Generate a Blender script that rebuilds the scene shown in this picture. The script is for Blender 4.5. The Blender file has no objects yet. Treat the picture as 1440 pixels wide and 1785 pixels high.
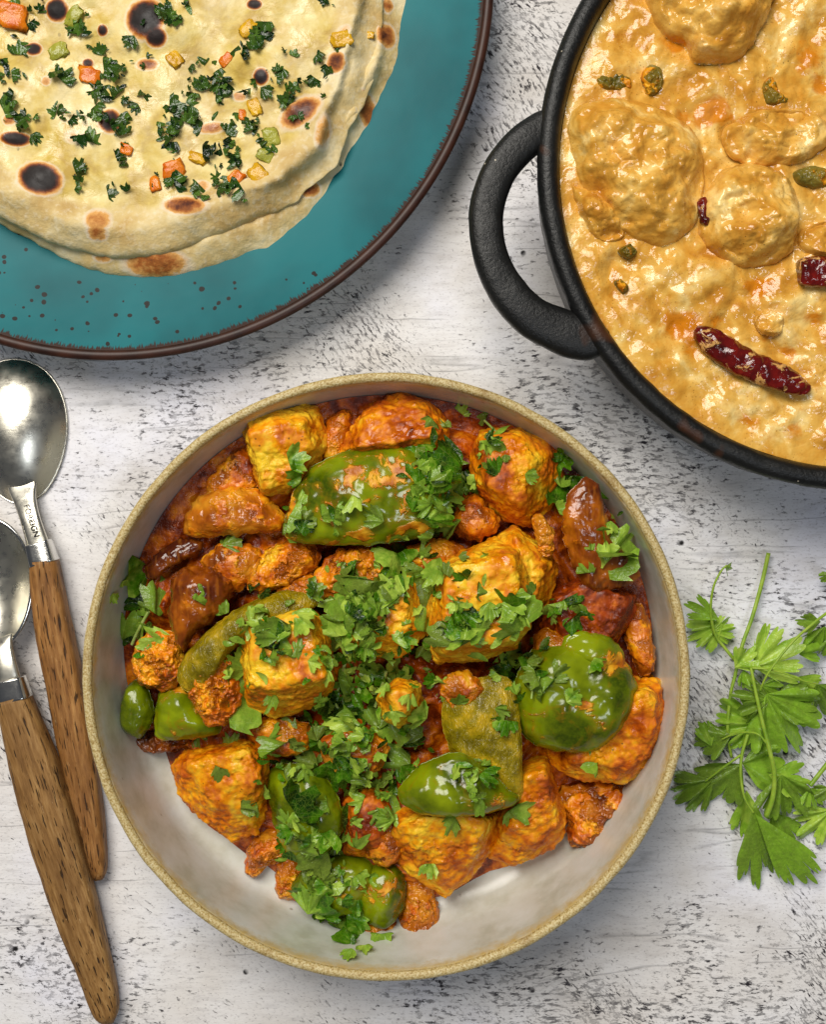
import bpy, bmesh, math, random
import numpy as np
from mathutils import Vector, Matrix, Quaternion
from mathutils.bvhtree import BVHTree

R = math.radians
scn = bpy.context.scene
col = scn.collection
rng = random.Random(7)

# ------------------------------------------------------------ camera
H = 0.50            # camera height above the table
PPM = 4500.0        # photo pixels per metre on the table
CX, CY = 720.0, 892.5
cam_d = bpy.data.cameras.new('camera')
cam = bpy.data.objects.new('camera', cam_d)
col.objects.link(cam)
cam.location = (0, 0, H)
cam.rotation_euler = (0, 0, 0)
cam_d.sensor_fit = 'VERTICAL'
cam_d.sensor_height = 24.0
cam_d.sensor_width = 24.0
cam_d.lens = 24.0 * H / (1785.0 / PPM)
cam_d.clip_start = 0.01
cam_d.clip_end = 50
scn.camera = cam

# ------------------------------------------------------------ world and lamps
world = bpy.data.worlds.new('World')
scn.world = world
world.use_nodes = True
wb = world.node_tree.nodes['Background']
wb.inputs[0].default_value = (0.82, 0.88, 1.0, 1)
wb.inputs[1].default_value = 0.085


def area(name, loc, target, sx, sy, power, color):
    l = bpy.data.lights.new(name, 'AREA')
    l.shape = 'RECTANGLE'
    l.size = sx
    l.size_y = sy
    l.energy = power
    l.color = color
    o = bpy.data.objects.new(name, l)
    col.objects.link(o)
    o.location = loc
    d = Vector(target) - Vector(loc)
    o.rotation_euler = d.to_track_quat('-Z', 'Y').to_euler()
    return o


area('window_light', (-0.38, 0.70, 1.25), (0.0, 0.0, 0.0), 0.78, 0.78, 24.0, (1.0, 0.955, 0.875))
area('added_cool_fill', (0.24, -0.34, 1.30), (0.0, 0.0, 0.0), 0.26, 0.26, 2.6, (0.84, 0.91, 1.0))  # added cool overhead fill, placed for glints on the peppers; no known source

scn.view_settings.view_transform = 'Standard'
scn.view_settings.look = 'None'
scn.view_settings.gamma = 1.0
scn.view_settings.use_curve_mapping = False
scn.view_settings.exposure = 0.0
scn.cycles.max_bounces = 8
scn.cycles.use_denoising = True

# ------------------------------------------------------------ pixel helpers


def PX(x, y, z=0.0):
    k = (H - z) / H / PPM
    return np.array([(x - CX) * k, -(y - CY) * k, z])


def PXA(pts, z):
    pts = np.asarray(pts, float)
    z = np.broadcast_to(np.asarray(z, float), (len(pts),))
    k = (H - z) / H / PPM
    return np.stack([(pts[:, 0] - CX) * k, -(pts[:, 1] - CY) * k, z], 1)


def topx(v):
    k = H * PPM / (H - v[:, 2])
    return np.stack([v[:, 0] * k + CX, -v[:, 1] * k + CY], 1)


# ------------------------------------------------------------ numpy noise
_p = np.random.RandomState(11).permutation(512)
_perm = np.concatenate([_p, _p, _p])
_g = np.random.RandomState(12).normal(size=(512, 3))
_g /= np.linalg.norm(_g, axis=1)[:, None]


def gnoise(p):
    p = np.asarray(p, float)
    i = np.floor(p).astype(int)
    f = p - i
    u = f * f * f * (f * (f * 6 - 15) + 10)
    out = np.zeros(len(p))
    i = i & 511
    for dx in (0, 1):
        for dy in (0, 1):
            for dz in (0, 1):
                h = _perm[_perm[_perm[(i[:, 0] + dx) & 511] + ((i[:, 1] + dy) & 511)] % 512 + ((i[:, 2] + dz) & 511)] % 512
                d = f - np.array([dx, dy, dz])
                w = (u[:, 0] if dx else 1 - u[:, 0]) * (u[:, 1] if dy else 1 - u[:, 1]) * (u[:, 2] if dz else 1 - u[:, 2])
                out += w * (d * _g[h]).sum(1)
    return out * 1.6


def fbm(p, freq, octaves=3, gain=0.5, lac=2.1, off=0.0):
    p = np.asarray(p, float) * freq + off
    a, s = 1.0, np.zeros(len(p))
    for k in range(octaves):
        s += a * gnoise(p + 17.3 * k)
        p = p * lac
        a *= gain
    return s


def billow(p, freq, octaves=2, off=0.0):
    p = np.asarray(p, float) * freq + off
    a, s = 1.0, np.zeros(len(p))
    for k in range(octaves):
        s += a * (3.2 * np.abs(gnoise(p + 9.1 * k)) - .8)
        p = p * 2.1
        a *= 0.5
    return s


# ------------------------------------------------------------ object helpers


def tag(o, label=None, cat=None, group=None, kind=None):
    if label:
        o['label'] = label
    if cat:
        o['category'] = cat
    if group:
        o['group'] = group
    if kind:
        o['kind'] = kind
    return o


def raw_mesh(name, v, faces, smooth=True):
    me = bpy.data.meshes.new(name)
    v = np.asarray(v, float)
    if isinstance(faces, np.ndarray):
        k = faces.shape[1]
        nf = len(faces)
        me.vertices.add(len(v))
        me.vertices.foreach_set('co', v.ravel())
        me.loops.add(nf * k)
        me.loops.foreach_set('vertex_index', faces.ravel().astype(np.int32))
        me.polygons.add(nf)
        me.polygons.foreach_set('loop_start', np.arange(0, nf * k, k, dtype=np.int32))
        me.update(calc_edges=True)
        me.validate()
    else:
        me.from_pydata([tuple(q) for q in v], [], faces)
        me.update()
    me.polygons.foreach_set('use_smooth', np.full(len(me.polygons), smooth))
    return me


def add_attr(me, name, vals):
    a = me.attributes.new(name, 'FLOAT', 'POINT')
    a.data.foreach_set('value', np.asarray(vals, np.float32))


def obj(name, v, faces, mat, parent=None, origin=None, smooth=True, attrs=None, color=None):
    """one mesh object; v in world coordinates, its origin moved to the base of the thing"""
    v = np.asarray(v, float)
    if origin is None:
        origin = np.array([v[:, 0].mean(), v[:, 1].mean(), v[:, 2].min()])
    me = raw_mesh(name, v - origin, faces, smooth)
    if attrs:
        for k, a in attrs.items():
            add_attr(me, k, a)
    mats = mat if isinstance(mat, (list, tuple)) else [mat]
    for m in mats:
        me.materials.append(m)
    o = bpy.data.objects.new(name, me)
    col.objects.link(o)
    if parent is not None:
        o.parent = parent
        o.location = Vector(origin) - Vector(parent['_o'] if '_o' in parent else parent.location)
    else:
        o.location = origin
    if color:
        o.color = color
    return o


def empty(name, loc):
    o = bpy.data.objects.new(name, None)
    o.empty_display_size = 0.01
    col.objects.link(o)
    o.location = loc
    return o


def grid_faces(nu, nv, wrap_u=True):
    """vertex index = j*nu + i"""
    i = np.arange(nu if wrap_u else nu - 1)
    j = np.arange(nv - 1)
    I, J = np.meshgrid(i, j)
    I, J = I.ravel(), J.ravel()
    I2 = (I + 1) % nu
    return np.stack([J * nu + I, J * nu + I2, (J + 1) * nu + I2, (J + 1) * nu + I], 1)


def lathe(profile, centre, n=192):
    prof = np.asarray(profile, float)
    t = np.linspace(0, 2 * np.pi, n, endpoint=False)
    v = []
    for r, z in prof:
        v.append(np.stack([centre[0] + r * np.cos(t), centre[1] + r * np.sin(t), np.full(n, z)], 1))
    return np.concatenate(v), grid_faces(n, len(prof))


def smooth_closed(pts, n):
    pts = np.asarray(pts, float)
    m = len(pts)
    out = []
    per = 24
    for i in range(m):
        p0, p1, p2, p3 = pts[i - 1], pts[i], pts[(i + 1) % m], pts[(i + 2) % m]
        for k in range(per):
            t = k / per
            out.append(0.5 * ((2 * p1) + (-p0 + p2) * t + (2 * p0 - 5 * p1 + 4 * p2 - p3) * t * t + (-p0 + 3 * p1 - 3 * p2 + p3) * t ** 3))
    out = np.array(out)
    d = np.linalg.norm(np.diff(np.vstack([out, out[:1]]), axis=0), axis=1)
    s = np.concatenate([[0], np.cumsum(d)])
    q = np.linspace(0, s[-1], n, endpoint=False)
    o2 = np.vstack([out, out[:1]])
    return np.stack([np.interp(q, s, o2[:, k]) for k in range(out.shape[1])], 1)


def smooth_open(pts, n):
    pts = np.asarray(pts, float)
    P = np.vstack([2 * pts[0] - pts[1], pts, 2 * pts[-1] - pts[-2]])
    out = []
    for i in range(1, len(P) - 2):
        p0, p1, p2, p3 = P[i - 1], P[i], P[i + 1], P[i + 2]
        for k in range(16):
            t = k / 16
            out.append(0.5 * ((2 * p1) + (-p0 + p2) * t + (2 * p0 - 5 * p1 + 4 * p2 - p3) * t * t + (-p0 + 3 * p1 - 3 * p2 + p3) * t ** 3))
    out.append(P[-2])
    out = np.array(out)
    d = np.linalg.norm(np.diff(out[:, :2], axis=0), axis=1)
    s = np.concatenate([[0], np.cumsum(d)])
    q = np.linspace(0, s[-1], n)
    return np.stack([np.interp(q, s, out[:, k]) for k in range(out.shape[1])], 1)


# ------------------------------------------------------------ node helpers


def srgb(r, g, b):
    def f(c):
        c /= 255.0
        return c / 12.92 if c <= 0.04045 else ((c + 0.055) / 1.055) ** 2.4
    return (f(r), f(g), f(b), 1.0)


class G:
    def __init__(s, name):
        s.m = bpy.data.materials.new(name)
        s.m.use_nodes = True
        s.nt = s.m.node_tree
        s.nt.nodes.clear()
        s.out = s.nt.nodes.new('ShaderNodeOutputMaterial')
        s.b = s.nt.nodes.new('ShaderNodeBsdfPrincipled')
        s.nt.links.new(s.b.outputs[0], s.out.inputs[0])

    def put(s, sock, v):
        if isinstance(v, bpy.types.NodeSocket):
            s.nt.links.new(v, sock)
        elif isinstance(v, (tuple, list)):
            n = len(sock.default_value)
            v = tuple(v)
            sock.default_value = (v + (1.0,))[:n] if len(v) < n else v[:n]
        else:
            sock.default_value = v

    def new(s, t, ins=None, **at):
        n = s.nt.nodes.new(t)
        for k, v in at.items():
            setattr(n, k, v)
        for k, v in (ins or {}).items():
            s.put(n.inputs[k], v)
        return n

    def set(s, **kw):
        for k, v in kw.items():
            s.put(s.b.inputs[k.replace('_', ' ')], v)

    def pos(s):
        return s.new('ShaderNodeNewGeometry').outputs['Position']

    def obco(s):
        return s.new('ShaderNodeTexCoord').outputs['Object']

    def uv(s):
        return s.new('ShaderNodeTexCoord').outputs['UV']

    def mul(s, v, k):
        return s.new('ShaderNodeVectorMath', {0: v, 1: k}, operation='MULTIPLY').outputs[0]

    def vadd(s, v, k):
        return s.new('ShaderNodeVectorMath', {0: v, 1: k}, operation='ADD').outputs[0]

    def noise(s, vec, scale, detail=3.0, rough=0.5, dist=0.0, out=0):
        return s.new('ShaderNodeTexNoise', {'Vector': vec, 'Scale': scale, 'Detail': detail, 'Roughness': rough, 'Distortion': dist}).outputs[out]

    def vor(s, vec, scale, out='Distance', feature='F1', rand=1.0):
        return s.new('ShaderNodeTexVoronoi', {'Vector': vec, 'Scale': scale, 'Randomness': rand}, feature=feature).outputs[out]

    def mr(s, v, a, b, c=0.0, d=1.0):
        return s.new('ShaderNodeMapRange', {0: v, 1: a, 2: b, 3: c, 4: d}, clamp=True).outputs[0]

    def math(s, op, a, b=0.0, clamp=False):
        return s.new('ShaderNodeMath', {0: a, 1: b}, operation=op, use_clamp=clamp).outputs[0]

    def mix(s, f, a, b, blend='MIX'):
        n = s.new('ShaderNodeMix', data_type='RGBA', blend_type=blend)
        s.put(n.inputs[0], f)
        s.put(n.inputs[6], a)
        s.put(n.inputs[7], b)
        return n.outputs[2]

    def ramp(s, f, stops, interp='LINEAR'):
        n = s.new('ShaderNodeValToRGB')
        cr = n.color_ramp
        cr.interpolation = interp
        while len(cr.elements) < len(stops):
            cr.elements.new(0.5)
        for e, (p, c) in zip(cr.elements, stops):
            e.position = p
            e.color = c
        s.put(n.inputs[0], f)
        return n.outputs[0]

    def bump(s, h, strength, dist, normal=None):
        ins = {'Height': h, 'Strength': strength, 'Distance': dist}
        n = s.new('ShaderNodeBump', ins)
        if normal is not None:
            s.put(n.inputs['Normal'], normal)
        return n.outputs[0]

    def attr(s, name, kind='GEOMETRY', out='Fac'):
        return s.new('ShaderNodeAttribute', attribute_name=name, attribute_type=kind).outputs[out]

    def ocol(s):
        sep = s.new('ShaderNodeSeparateColor', {0: s.new('ShaderNodeObjectInfo').outputs['Color']})
        return sep.outputs[0], sep.outputs[1], sep.outputs[2]

    def orand(s):
        return s.new('ShaderNodeObjectInfo').outputs['Random']


# ------------------------------------------------------------ materials


def mat_table():
    g = G('whitewashed_wood')
    p = g.pos()
    warp = g.noise(p, 22, 2, out=1)
    pw = g.vadd(p, g.mul(g.vadd(warp, (-.5, -.5, -.5)), (0.02, 0.008, 0)))
    tone = g.noise(p, 9, 4, .6)
    base = g.ramp(tone, [(0.36, srgb(220, 214, 208)), (0.5, srgb(232, 229, 228)), (0.64, srgb(232, 231, 240))])
    # grey brushed smears along the grain
    smear = g.noise(g.mul(pw, (80, 330, 1)), 1.0, 4, .65)
    base = g.mix(g.mr(smear, 0.50, 0.68, 0, 0.30), base, srgb(172, 166, 164))
    stain = g.noise(g.vadd(g.mul(p, (1, 1.8, 1)), (5.5, 2.2, 0)), 17, 5, .68)
    base = g.mix(g.mr(stain, 0.50, 0.68, 0, 0.36), base, srgb(178, 168, 158))
    base = g.mix(g.mr(g.noise(g.mul(p, (700, 1500, 1)), 1.0, 2, .5), .56, .72, 0, .35), base, srgb(120, 112, 108))
    # how worn: big patches
    worn = g.mr(g.noise(g.vadd(p, (3.1, 1.7, 0)), 13, 3, .6), 0.40, 0.60)
    # dark streaks
    st = g.noise(g.mul(pw, (250, 620, 1)), 1.0, 5, .7)
    thr = g.mr(worn, 0, 1, 0.66, 0.515)
    d = g.math('SUBTRACT', st, thr)
    m1 = g.mr(d, 0.0, 0.06, 0, 1)
    # short diagonal ticks
    rot = g.new('ShaderNodeVectorRotate', {'Vector': pw, 'Angle': 0.85}, rotation_type='Z_AXIS').outputs[0]
    st2 = g.noise(g.mul(rot, (300, 860, 1)), 1.0, 4, .65)
    worn2 = g.mr(g.noise(g.vadd(p, (8.4, 5.2, 0)), 12, 3, .6), 0.42, 0.60)
    m2 = g.mr(g.math('SUBTRACT', st2, g.mr(worn2, 0, 1, 0.70, 0.525)), 0.0, 0.06, 0, 1)
    # long thin cracks
    cr = g.noise(g.mul(pw, (4, 60, 1)), 1.0, 2, .5)
    line = g.mr(g.math('ABSOLUTE', g.math('SUBTRACT', cr, 0.50)), 0.0, 0.012, 1, 0)
    line = g.math('MULTIPLY', line, g.mr(g.noise(g.mul(p, (22, 50, 1)), 1, 2), 0.47, 0.56))
    m = g.math('MAXIMUM', g.math('MAXIMUM', m1, m2), g.math('MULTIPLY', line, .45))
    depth = g.mr(g.noise(p, 160, 2), 0.36, 0.64, 0.35, 1.0)
    c = g.mix(g.math('MULTIPLY', m, depth), base, srgb(36, 30, 36))
    # odd black flecks
    fl = g.vor(p, 62, 'Distance')
    flm = g.math('MULTIPLY', g.mr(fl, 0.05, 0.085, 1, 0), g.mr(g.noise(p, 40, 1), 0.60, 0.63))
    c = g.mix(flm, c, srgb(25, 22, 22))
    h = g.math('SUBTRACT', g.math('ADD', g.math('MULTIPLY', smear, .5), g.math('MULTIPLY', g.noise(g.mul(pw, (160, 420, 1)), 1, 4, .6), .5)), g.math('MULTIPLY', m, 1.1))
    g.set(Base_Color=c, Roughness=g.mr(tone, .3, .7, .5, .62), Normal=g.bump(h, 0.45, 0.0007))
    g.b.inputs['Specular IOR Level'].default_value = 0.3
    return g.m


def mat_bowl():
    g = G('cream_stoneware_glaze')
    p = g.pos()
    n = g.noise(p, 60, 4, .6)
    c = g.ramp(n, [(0.36, srgb(188, 188, 172)), (0.5, srgb(204, 205, 194)), (0.66, srgb(214, 216, 210))])
    spk = g.vor(p, 130, 'Distance')
    sm = g.math('MULTIPLY', g.mr(spk, 0.06, 0.12, 1, 0), g.mr(g.noise(p, 70, 1), .60, .64))
    c = g.mix(g.math('MULTIPLY', sm, .55), c, srgb(120, 95, 55))
    # glaze breaks to tan against the rim
    z = g.new('ShaderNodeSeparateXYZ', {0: p}).outputs[2]
    zz = g.math('ADD', z, g.math('MULTIPLY', g.math('SUBTRACT', g.noise(p, 260, 3, .7), .5), 0.010))
    c = g.mix(g.mr(zz, 0.0440, 0.0505), c, srgb(190, 164, 104))
    g.set(Base_Color=c, Roughness=.27, Normal=g.bump(g.noise(p, 35, 3), .25, .002))
    return g.m


def mat_bowl_rim():
    g = G('speckled_tan_rim_glaze')
    p = g.pos()
    f = g.noise(p, 1500, 2, .6)
    c = g.ramp(f, [(0.32, srgb(150, 120, 62)), (0.46, srgb(186, 162, 104)), (0.60, srgb(206, 188, 138)), (0.8, srgb(220, 208, 170))])
    c = g.mix(g.mr(g.noise(p, 55, 3, .6), .60, .74, 0, .7), c, srgb(122, 84, 32))
    g.set(Base_Color=c, Roughness=.5, Normal=g.bump(f, .55, .0004))
    return g.m


def mat_plate(centre, Rr):
    g = G('teal_reactive_glaze')
    o = g.vadd(g.pos(), (-centre[0], -centre[1], 0))
    fl = g.mul(o, (1, 1, 0))
    r = g.new('ShaderNodeVectorMath', {0: fl}, operation='LENGTH').outputs['Value']
    u = g.new('ShaderNodeVectorMath', {0: fl}, operation='NORMALIZE').outputs[0]
    p = g.pos()
    c = g.ramp(g.noise(p, 25, 3), [(.35, srgb(4, 88, 94)), (.65, srgb(10, 108, 114))])
    # brown pinholes, thick on the foot side of the plate
    spk = g.vor(p, 260, 'Distance')
    size = g.mr(g.noise(p, 170, 1), .40, .66, 0.0, 0.30)
    sep = g.new('ShaderNodeSeparateXYZ', {0: o})
    where = g.math('ADD', g.mr(sep.outputs[1], -0.085, -0.128), g.mr(g.noise(p, 16, 2), .5, .75, -.35, .25))
    sm = g.math('MULTIPLY', g.math('LESS_THAN', spk, size), g.math('GREATER_THAN', where, .22))
    c = g.mix(sm, c, srgb(28, 26, 24))
    # brushed brown band with ragged teeth
    te = g.noise(g.mul(u, (240, 240, 1)), 1.0, 2, .7)
    te2 = g.noise(g.mul(u, (40, 40, 1)), 1.0, 2, .6)
    rr = g.math('ADD', r, g.math('ADD', g.math('MULTIPLY', te, .0062), g.math('MULTIPLY', te2, .0022)))
    m = g.mr(rr, Rr - .0008, Rr - .0003)
    c = g.mix(m, c, srgb(52, 30, 22))
    g.set(Base_Color=c, Roughness=.42, Normal=g.bump(g.noise(p, 45, 3), .12, .002))
    g.b.inputs['Specular IOR Level'].default_value = .16
    return g.m


def mat_plate_rim():
    g = G('dark_brown_rim_glaze')
    p = g.pos()
    c = g.ramp(g.noise(p, 120, 3), [(.3, srgb(38, 20, 14)), (.7, srgb(66, 36, 24))])
    g.set(Base_Color=c, Roughness=.42)
    g.b.inputs['Specular IOR Level'].default_value = .3
    return g.m


def mat_iron():
    g = G('seasoned_cast_iron')
    p = g.pos()
    n = g.noise(p, 900, 4, .65)
    c = g.ramp(g.noise(p, 40, 4, .6), [(.3, (0.004, 0.004, 0.004, 1)), (.7, (0.011, 0.011, 0.010, 1))])
    sp = g.math('MULTIPLY', g.mr(g.vor(p, 230), .05, .09, 1, 0), g.mr(g.noise(p, 60, 1), .63, .66))
    c = g.mix(sp, c, srgb(190, 180, 160))
    ru = g.mr(g.noise(g.vadd(p, (2.2, .3, 0)), 42, 2), .68, .74, 0, .6)
    c = g.mix(ru, c, srgb(96, 56, 30))
    g.set(Base_Color=c, Roughness=g.mr(n, .3, .7, .28, .46), Normal=g.bump(g.math('ADD', n, g.math('MULTIPLY', g.noise(p, 400, 3), .3)), .5, .0005))
    g.b.inputs['Specular IOR Level'].default_value = .32
    return g.m


def mat_steel(name, rough, tint):
    g = G(name)
    p = g.pos()
    s = g.noise(g.mul(p, (180, 900, 200)), 1, 3, .6)
    g.set(Base_Color=tint, Metallic=1.0, Roughness=g.mr(g.noise(p, 160, 4, .7), .3, .75, rough * .8, rough * 1.5),
          Normal=g.bump(s, .06, .0004))
    return g.m


def mat_wood(name, ang, a, b, c3):
    g = G(name)
    p = g.new('ShaderNodeVectorRotate', {'Vector': g.pos(), 'Angle': ang}, rotation_type='Z_AXIS').outputs[0]
    fib = g.noise(g.mul(p, (750, 75, 500)), 1, 4, .65)
    c = g.ramp(fib, [(.28, b), (.5, a), (.72, c3)])
    big = g.noise(g.mul(p, (140, 28, 140)), 1, 3, .6)
    c = g.mix(g.mr(big, .35, .7, 0, .65), c, b)
    pore = g.noise(g.mul(p, (1300, 105, 900)), 1, 2, .5)
    pm = g.mr(pore, .61, .66)
    c = g.mix(g.math('MULTIPLY', pm, .9), c, srgb(38, 22, 10))
    pale = g.mr(g.noise(g.mul(p, (900, 160, 900)), 1.0, 3, .7), .66, .74, 0, .55)
    c = g.mix(pale, c, srgb(214, 180, 130))
    g.set(Base_Color=c, Roughness=.58, Normal=g.bump(g.math('SUBTRACT', fib, g.math('MULTIPLY', pm, 1.3)), .7, .0005))
    g.b.inputs['Specular IOR Level'].default_value = .3
    return g.m


def curry_colour(g, p, tone, rich):
    """turmeric yellow to red-brown masala; tone > 0 yellower"""
    a = g.noise(p, 85, 4, .6, .4)
    b = g.noise(g.vadd(p, (.7, .2, .4)), 330, 3, .6)
    f = g.math('ADD', g.math('MULTIPLY', a, .72), g.math('MULTIPLY', b, .28))
    f = g.math('ADD', f, tone)
    c = g.ramp(f, [(.32, srgb(104, 34, 3)), (.41, srgb(172, 76, 4)), (.49, srgb(216, 118, 7)), (.57, srgb(238, 156, 12)), (.67, srgb(250, 202, 44))])
    spk = g.math('MULTIPLY', g.mr(g.vor(p, 420), .10, .2, 1, 0), g.mr(g.noise(p, 220, 1), .56, .62))
    c = g.mix(g.math('MULTIPLY', spk, .7), c, srgb(72, 20, 5))
    red = g.mr(g.noise(g.vadd(p, (1.3, 4.1, 0)), 70, 3, .6), .54, .70, 0, rich)
    return g.mix(red, c, srgb(172, 66, 6))


def mat_paneer():
    g = G('masala_coated_paneer')
    p = g.pos()
    r_, gg, bb = g.ocol()
    tone = g.math('SUBTRACT', g.math('MULTIPLY', g.math('SUBTRACT', r_, 0.5), .8), .0)
    c = curry_colour(g, p, tone, g.math('MULTIPLY', gg, 1.0))
    grain = g.math('ADD', g.noise(p, 620, 3, .6), g.math('MULTIPLY', g.mr(g.vor(p, 560, feature='SMOOTH_F1'), 0, .7, 1, 0), 1.2))
    rough = g.mr(g.noise(p, 150, 3), .36, .62, .15, .60)
    g.b.inputs['Specular IOR Level'].default_value = .34
    g.set(Base_Color=c, Roughness=rough, Normal=g.bump(grain, g.mr(g.noise(p, 90, 2), .38, .62, .15, .62), .0011))
    return g.m


def mat_gravy():
    g = G('red_masala_gravy')
    p = g.pos()
    c = curry_colour(g, p, -.12, .3)
    g.b.inputs['Specular IOR Level'].default_value = .35
    grain = g.math('ADD', g.noise(p, 420, 4, .6), g.math('MULTIPLY', g.noise(p, 130, 3), 1.5))
    g.set(Base_Color=c, Roughness=g.mr(g.noise(p, 150, 3), .3, .7, .14, .4), Normal=g.bump(grain, .6, .0012))
    return g.m


def mat_pepper(name, lo, hi, coat):
    g = G(name)
    p = g.pos()
    r_, gg, bb = g.ocol()
    c = g.ramp(g.noise(p, 60, 3, .5), [(.38, lo), (.62, hi)])
    c = g.mix(g.mr(g.noise(p, 900, 2), .4, .7, 0, .18), c, hi)
    # streaks of sauce clinging to the skin
    f = g.math('ADD', g.noise(p, 105, 4, .62, .5), g.math('SUBTRACT', r_, .5))
    m = g.mr(f, .53, .57)
    sc = g.ramp(g.noise(p, 240, 3), [(.36, srgb(178, 96, 4)), (.5, srgb(214, 138, 10)), (.64, srgb(232, 172, 36))])
    thin = g.mr(f, .44, .55, 0, .5)
    c = g.mix(thin, c, srgb(150, 110, 10))
    c = g.mix(m, c, sc)
    h = g.math('ADD', g.math('MULTIPLY', m, 1.0), g.math('MULTIPLY', g.noise(p, 500, 3), g.mr(m, 0, 1, .03, .9)))
    g.set(Base_Color=c, Roughness=g.mr(m, 0, 1, .17, .45), Normal=g.bump(h, .55, .0008))
    g.b.inputs['Specular IOR Level'].default_value = .45 if coat > .2 else .3
    return g.m


def mat_flesh():
    g = G('pepper_flesh')
    p = g.pos()
    c = g.ramp(g.noise(p, 120, 4, .6), [(.36, srgb(112, 98, 3)), (.5, srgb(150, 130, 8)), (.66, srgb(204, 166, 28))])
    w = g.noise(g.mul(p, (620, 260, 400)), 1, 3, .6, 1.5)
    g.set(Base_Color=c, Roughness=.2, Normal=g.bump(w, .8, .0014))
    return g.m


def mat_onion():
    g = G('glazed_cooked_onion')
    p = g.pos()
    r_, gg, bb = g.ocol()
    f = g.math('ADD', g.noise(p, 80, 3, .5), g.math('SUBTRACT', r_, .5))
    c = g.ramp(f, [(.32, srgb(78, 28, 7)), (.46, srgb(138, 66, 8)), (.58, srgb(186, 104, 14)), (.72, srgb(218, 150, 36))])
    ln = g.noise(g.mul(p, (700, 110, 400)), 1, 2)
    c = g.mix(g.mr(ln, .5, .7, 0, .3), c, srgb(200, 120, 30))
    sauce = g.mr(g.math('ADD', g.noise(p, 140, 4, .6), g.math('SUBTRACT', gg, .5)), .52, .60)
    c = g.mix(sauce, c, curry_colour(g, p, .0, .3))
    h = g.math('ADD', g.math('MULTIPLY', ln, .3), g.math('MULTIPLY', g.math('ADD', sauce, g.noise(p, 500, 3)), .6))
    g.set(Base_Color=c, Roughness=g.mr(sauce, 0, 1, .18, .34), Normal=g.bump(h, g.mr(bb, 0, 1, .9, .25), .0012))
    return g.m


def mat_cream_curry():
    g = G('creamy_korma_sauce')
    p = g.pos()
    oil = g.attr('oil')
    meat = g.ocol()[0]
    a = g.noise(p, 70, 4, .6, .5)
    c = g.ramp(a, [(.33, srgb(190, 126, 38)), (.44, srgb(212, 154, 58)), (.55, srgb(228, 178, 84)), (.66, srgb(244, 210, 132))])
    stain = g.mr(g.noise(g.vadd(p, (2, 9, 1)), 130, 4, .65), .5, .72, 0, .6)
    c = g.mix(stain, c, srgb(206, 136, 40))
    om = g.mr(g.math('ADD', oil, g.math('MULTIPLY', g.math('SUBTRACT', g.noise(p, 110, 4, .6, .6), .5), 1.7)), .34, .62)
    c = g.mix(g.math('MULTIPLY', om, .85), c, srgb(206, 120, 0))
    # ground spice
    s1 = g.math('MULTIPLY', g.mr(g.vor(p, 800), .12, .26, 1, 0), g.mr(g.noise(p, 120, 2), .40, .60))
    s2 = g.math('MULTIPLY', g.mr(g.vor(g.vadd(p, (.31, .17, 0)), 360), .06, .11, 1, 0), g.mr(g.noise(p, 200, 1), .55, .6))
    c = g.mix(g.math('MULTIPLY', s1, .55), c, srgb(142, 84, 18))
    c = g.mix(g.math('MULTIPLY', s2, .7), c, srgb(84, 44, 12))
    grain = g.math('ADD', g.noise(p, 600, 2, .5), g.math('MULTIPLY', g.noise(p, 190, 2, .5, .3), 2.2))
    g.set(Base_Color=c, Roughness=g.mr(g.noise(p, 120, 3), .35, .7, .10, .30), Normal=g.bump(grain, .20, .0013))
    g.b.inputs['Specular IOR Level'].default_value = .5
    return g.m


def mat_naan():
    g = G('blistered_flatbread')
    p = g.pos()
    ch = g.attr('char')
    bt = g.attr('butter')
    cream = g.ramp(g.noise(p, 50, 4, .6), [(.36, srgb(196, 162, 98)), (.5, srgb(218, 192, 132)), (.64, srgb(236, 218, 172))])
    flour = g.mr(g.noise(p, 420, 3, .6), .5, .7, 0, .4)
    cream = g.mix(flour, cream, srgb(240, 230, 202))
    but = g.ramp(g.noise(p, 75, 4, .6, .4), [(.36, srgb(180, 144, 36)), (.47, srgb(212, 182, 80)), (.60, srgb(234, 214, 140))])
    c = g.mix(g.mr(g.math('ADD', bt, g.math('MULTIPLY', g.math('SUBTRACT', g.noise(p, 60, 3), .5), 1.6)), .45, 1.15, 0, .85), cream, but)
    k = g.math('ADD', ch, g.math('MULTIPLY', g.math('SUBTRACT', g.noise(p, 330, 4, .65), .5), g.mr(ch, 0, .4, .05, .62)))
    c2 = g.ramp(k, [(0.06, (1, 1, 1, 1)), (.24, srgb(226, 168, 92)), (.44, srgb(170, 98, 36)), (.64, srgb(92, 40, 14)), (.85, srgb(34, 14, 9)), (1, srgb(20, 9, 7))])
    c = g.mix(g.mr(k, .06, .26), c, c2)
    seed = g.math('MULTIPLY', g.mr(g.vor(g.mul(p, (1, .7, 1)), 115), .05, .085, 1, 0), g.mr(g.noise(p, 50, 1), .60, .64))
    c = g.mix(g.math('MULTIPLY', seed, .8), c, srgb(56, 54, 58))
    grain = g.math('ADD', g.noise(p, 700, 3, .6), g.math('MULTIPLY', g.noise(p, 210, 3, .6), 1.6))
    wet = g.math('MULTIPLY', bt, g.mr(g.noise(p, 95, 3), .42, .60))
    g.set(Base_Color=c, Roughness=g.mr(g.math('MULTIPLY', wet, g.mr(k, .5, .8, 1, .45)), 0, 1, .74, .24), Normal=g.bump(grain, g.mr(g.math('MAXIMUM', wet, g.mr(k, .4, .7, 0, 2)), 0, 2, .26, .12), .0011))
    g.b.inputs['Specular IOR Level'].default_value = .45
    return g.m


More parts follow.
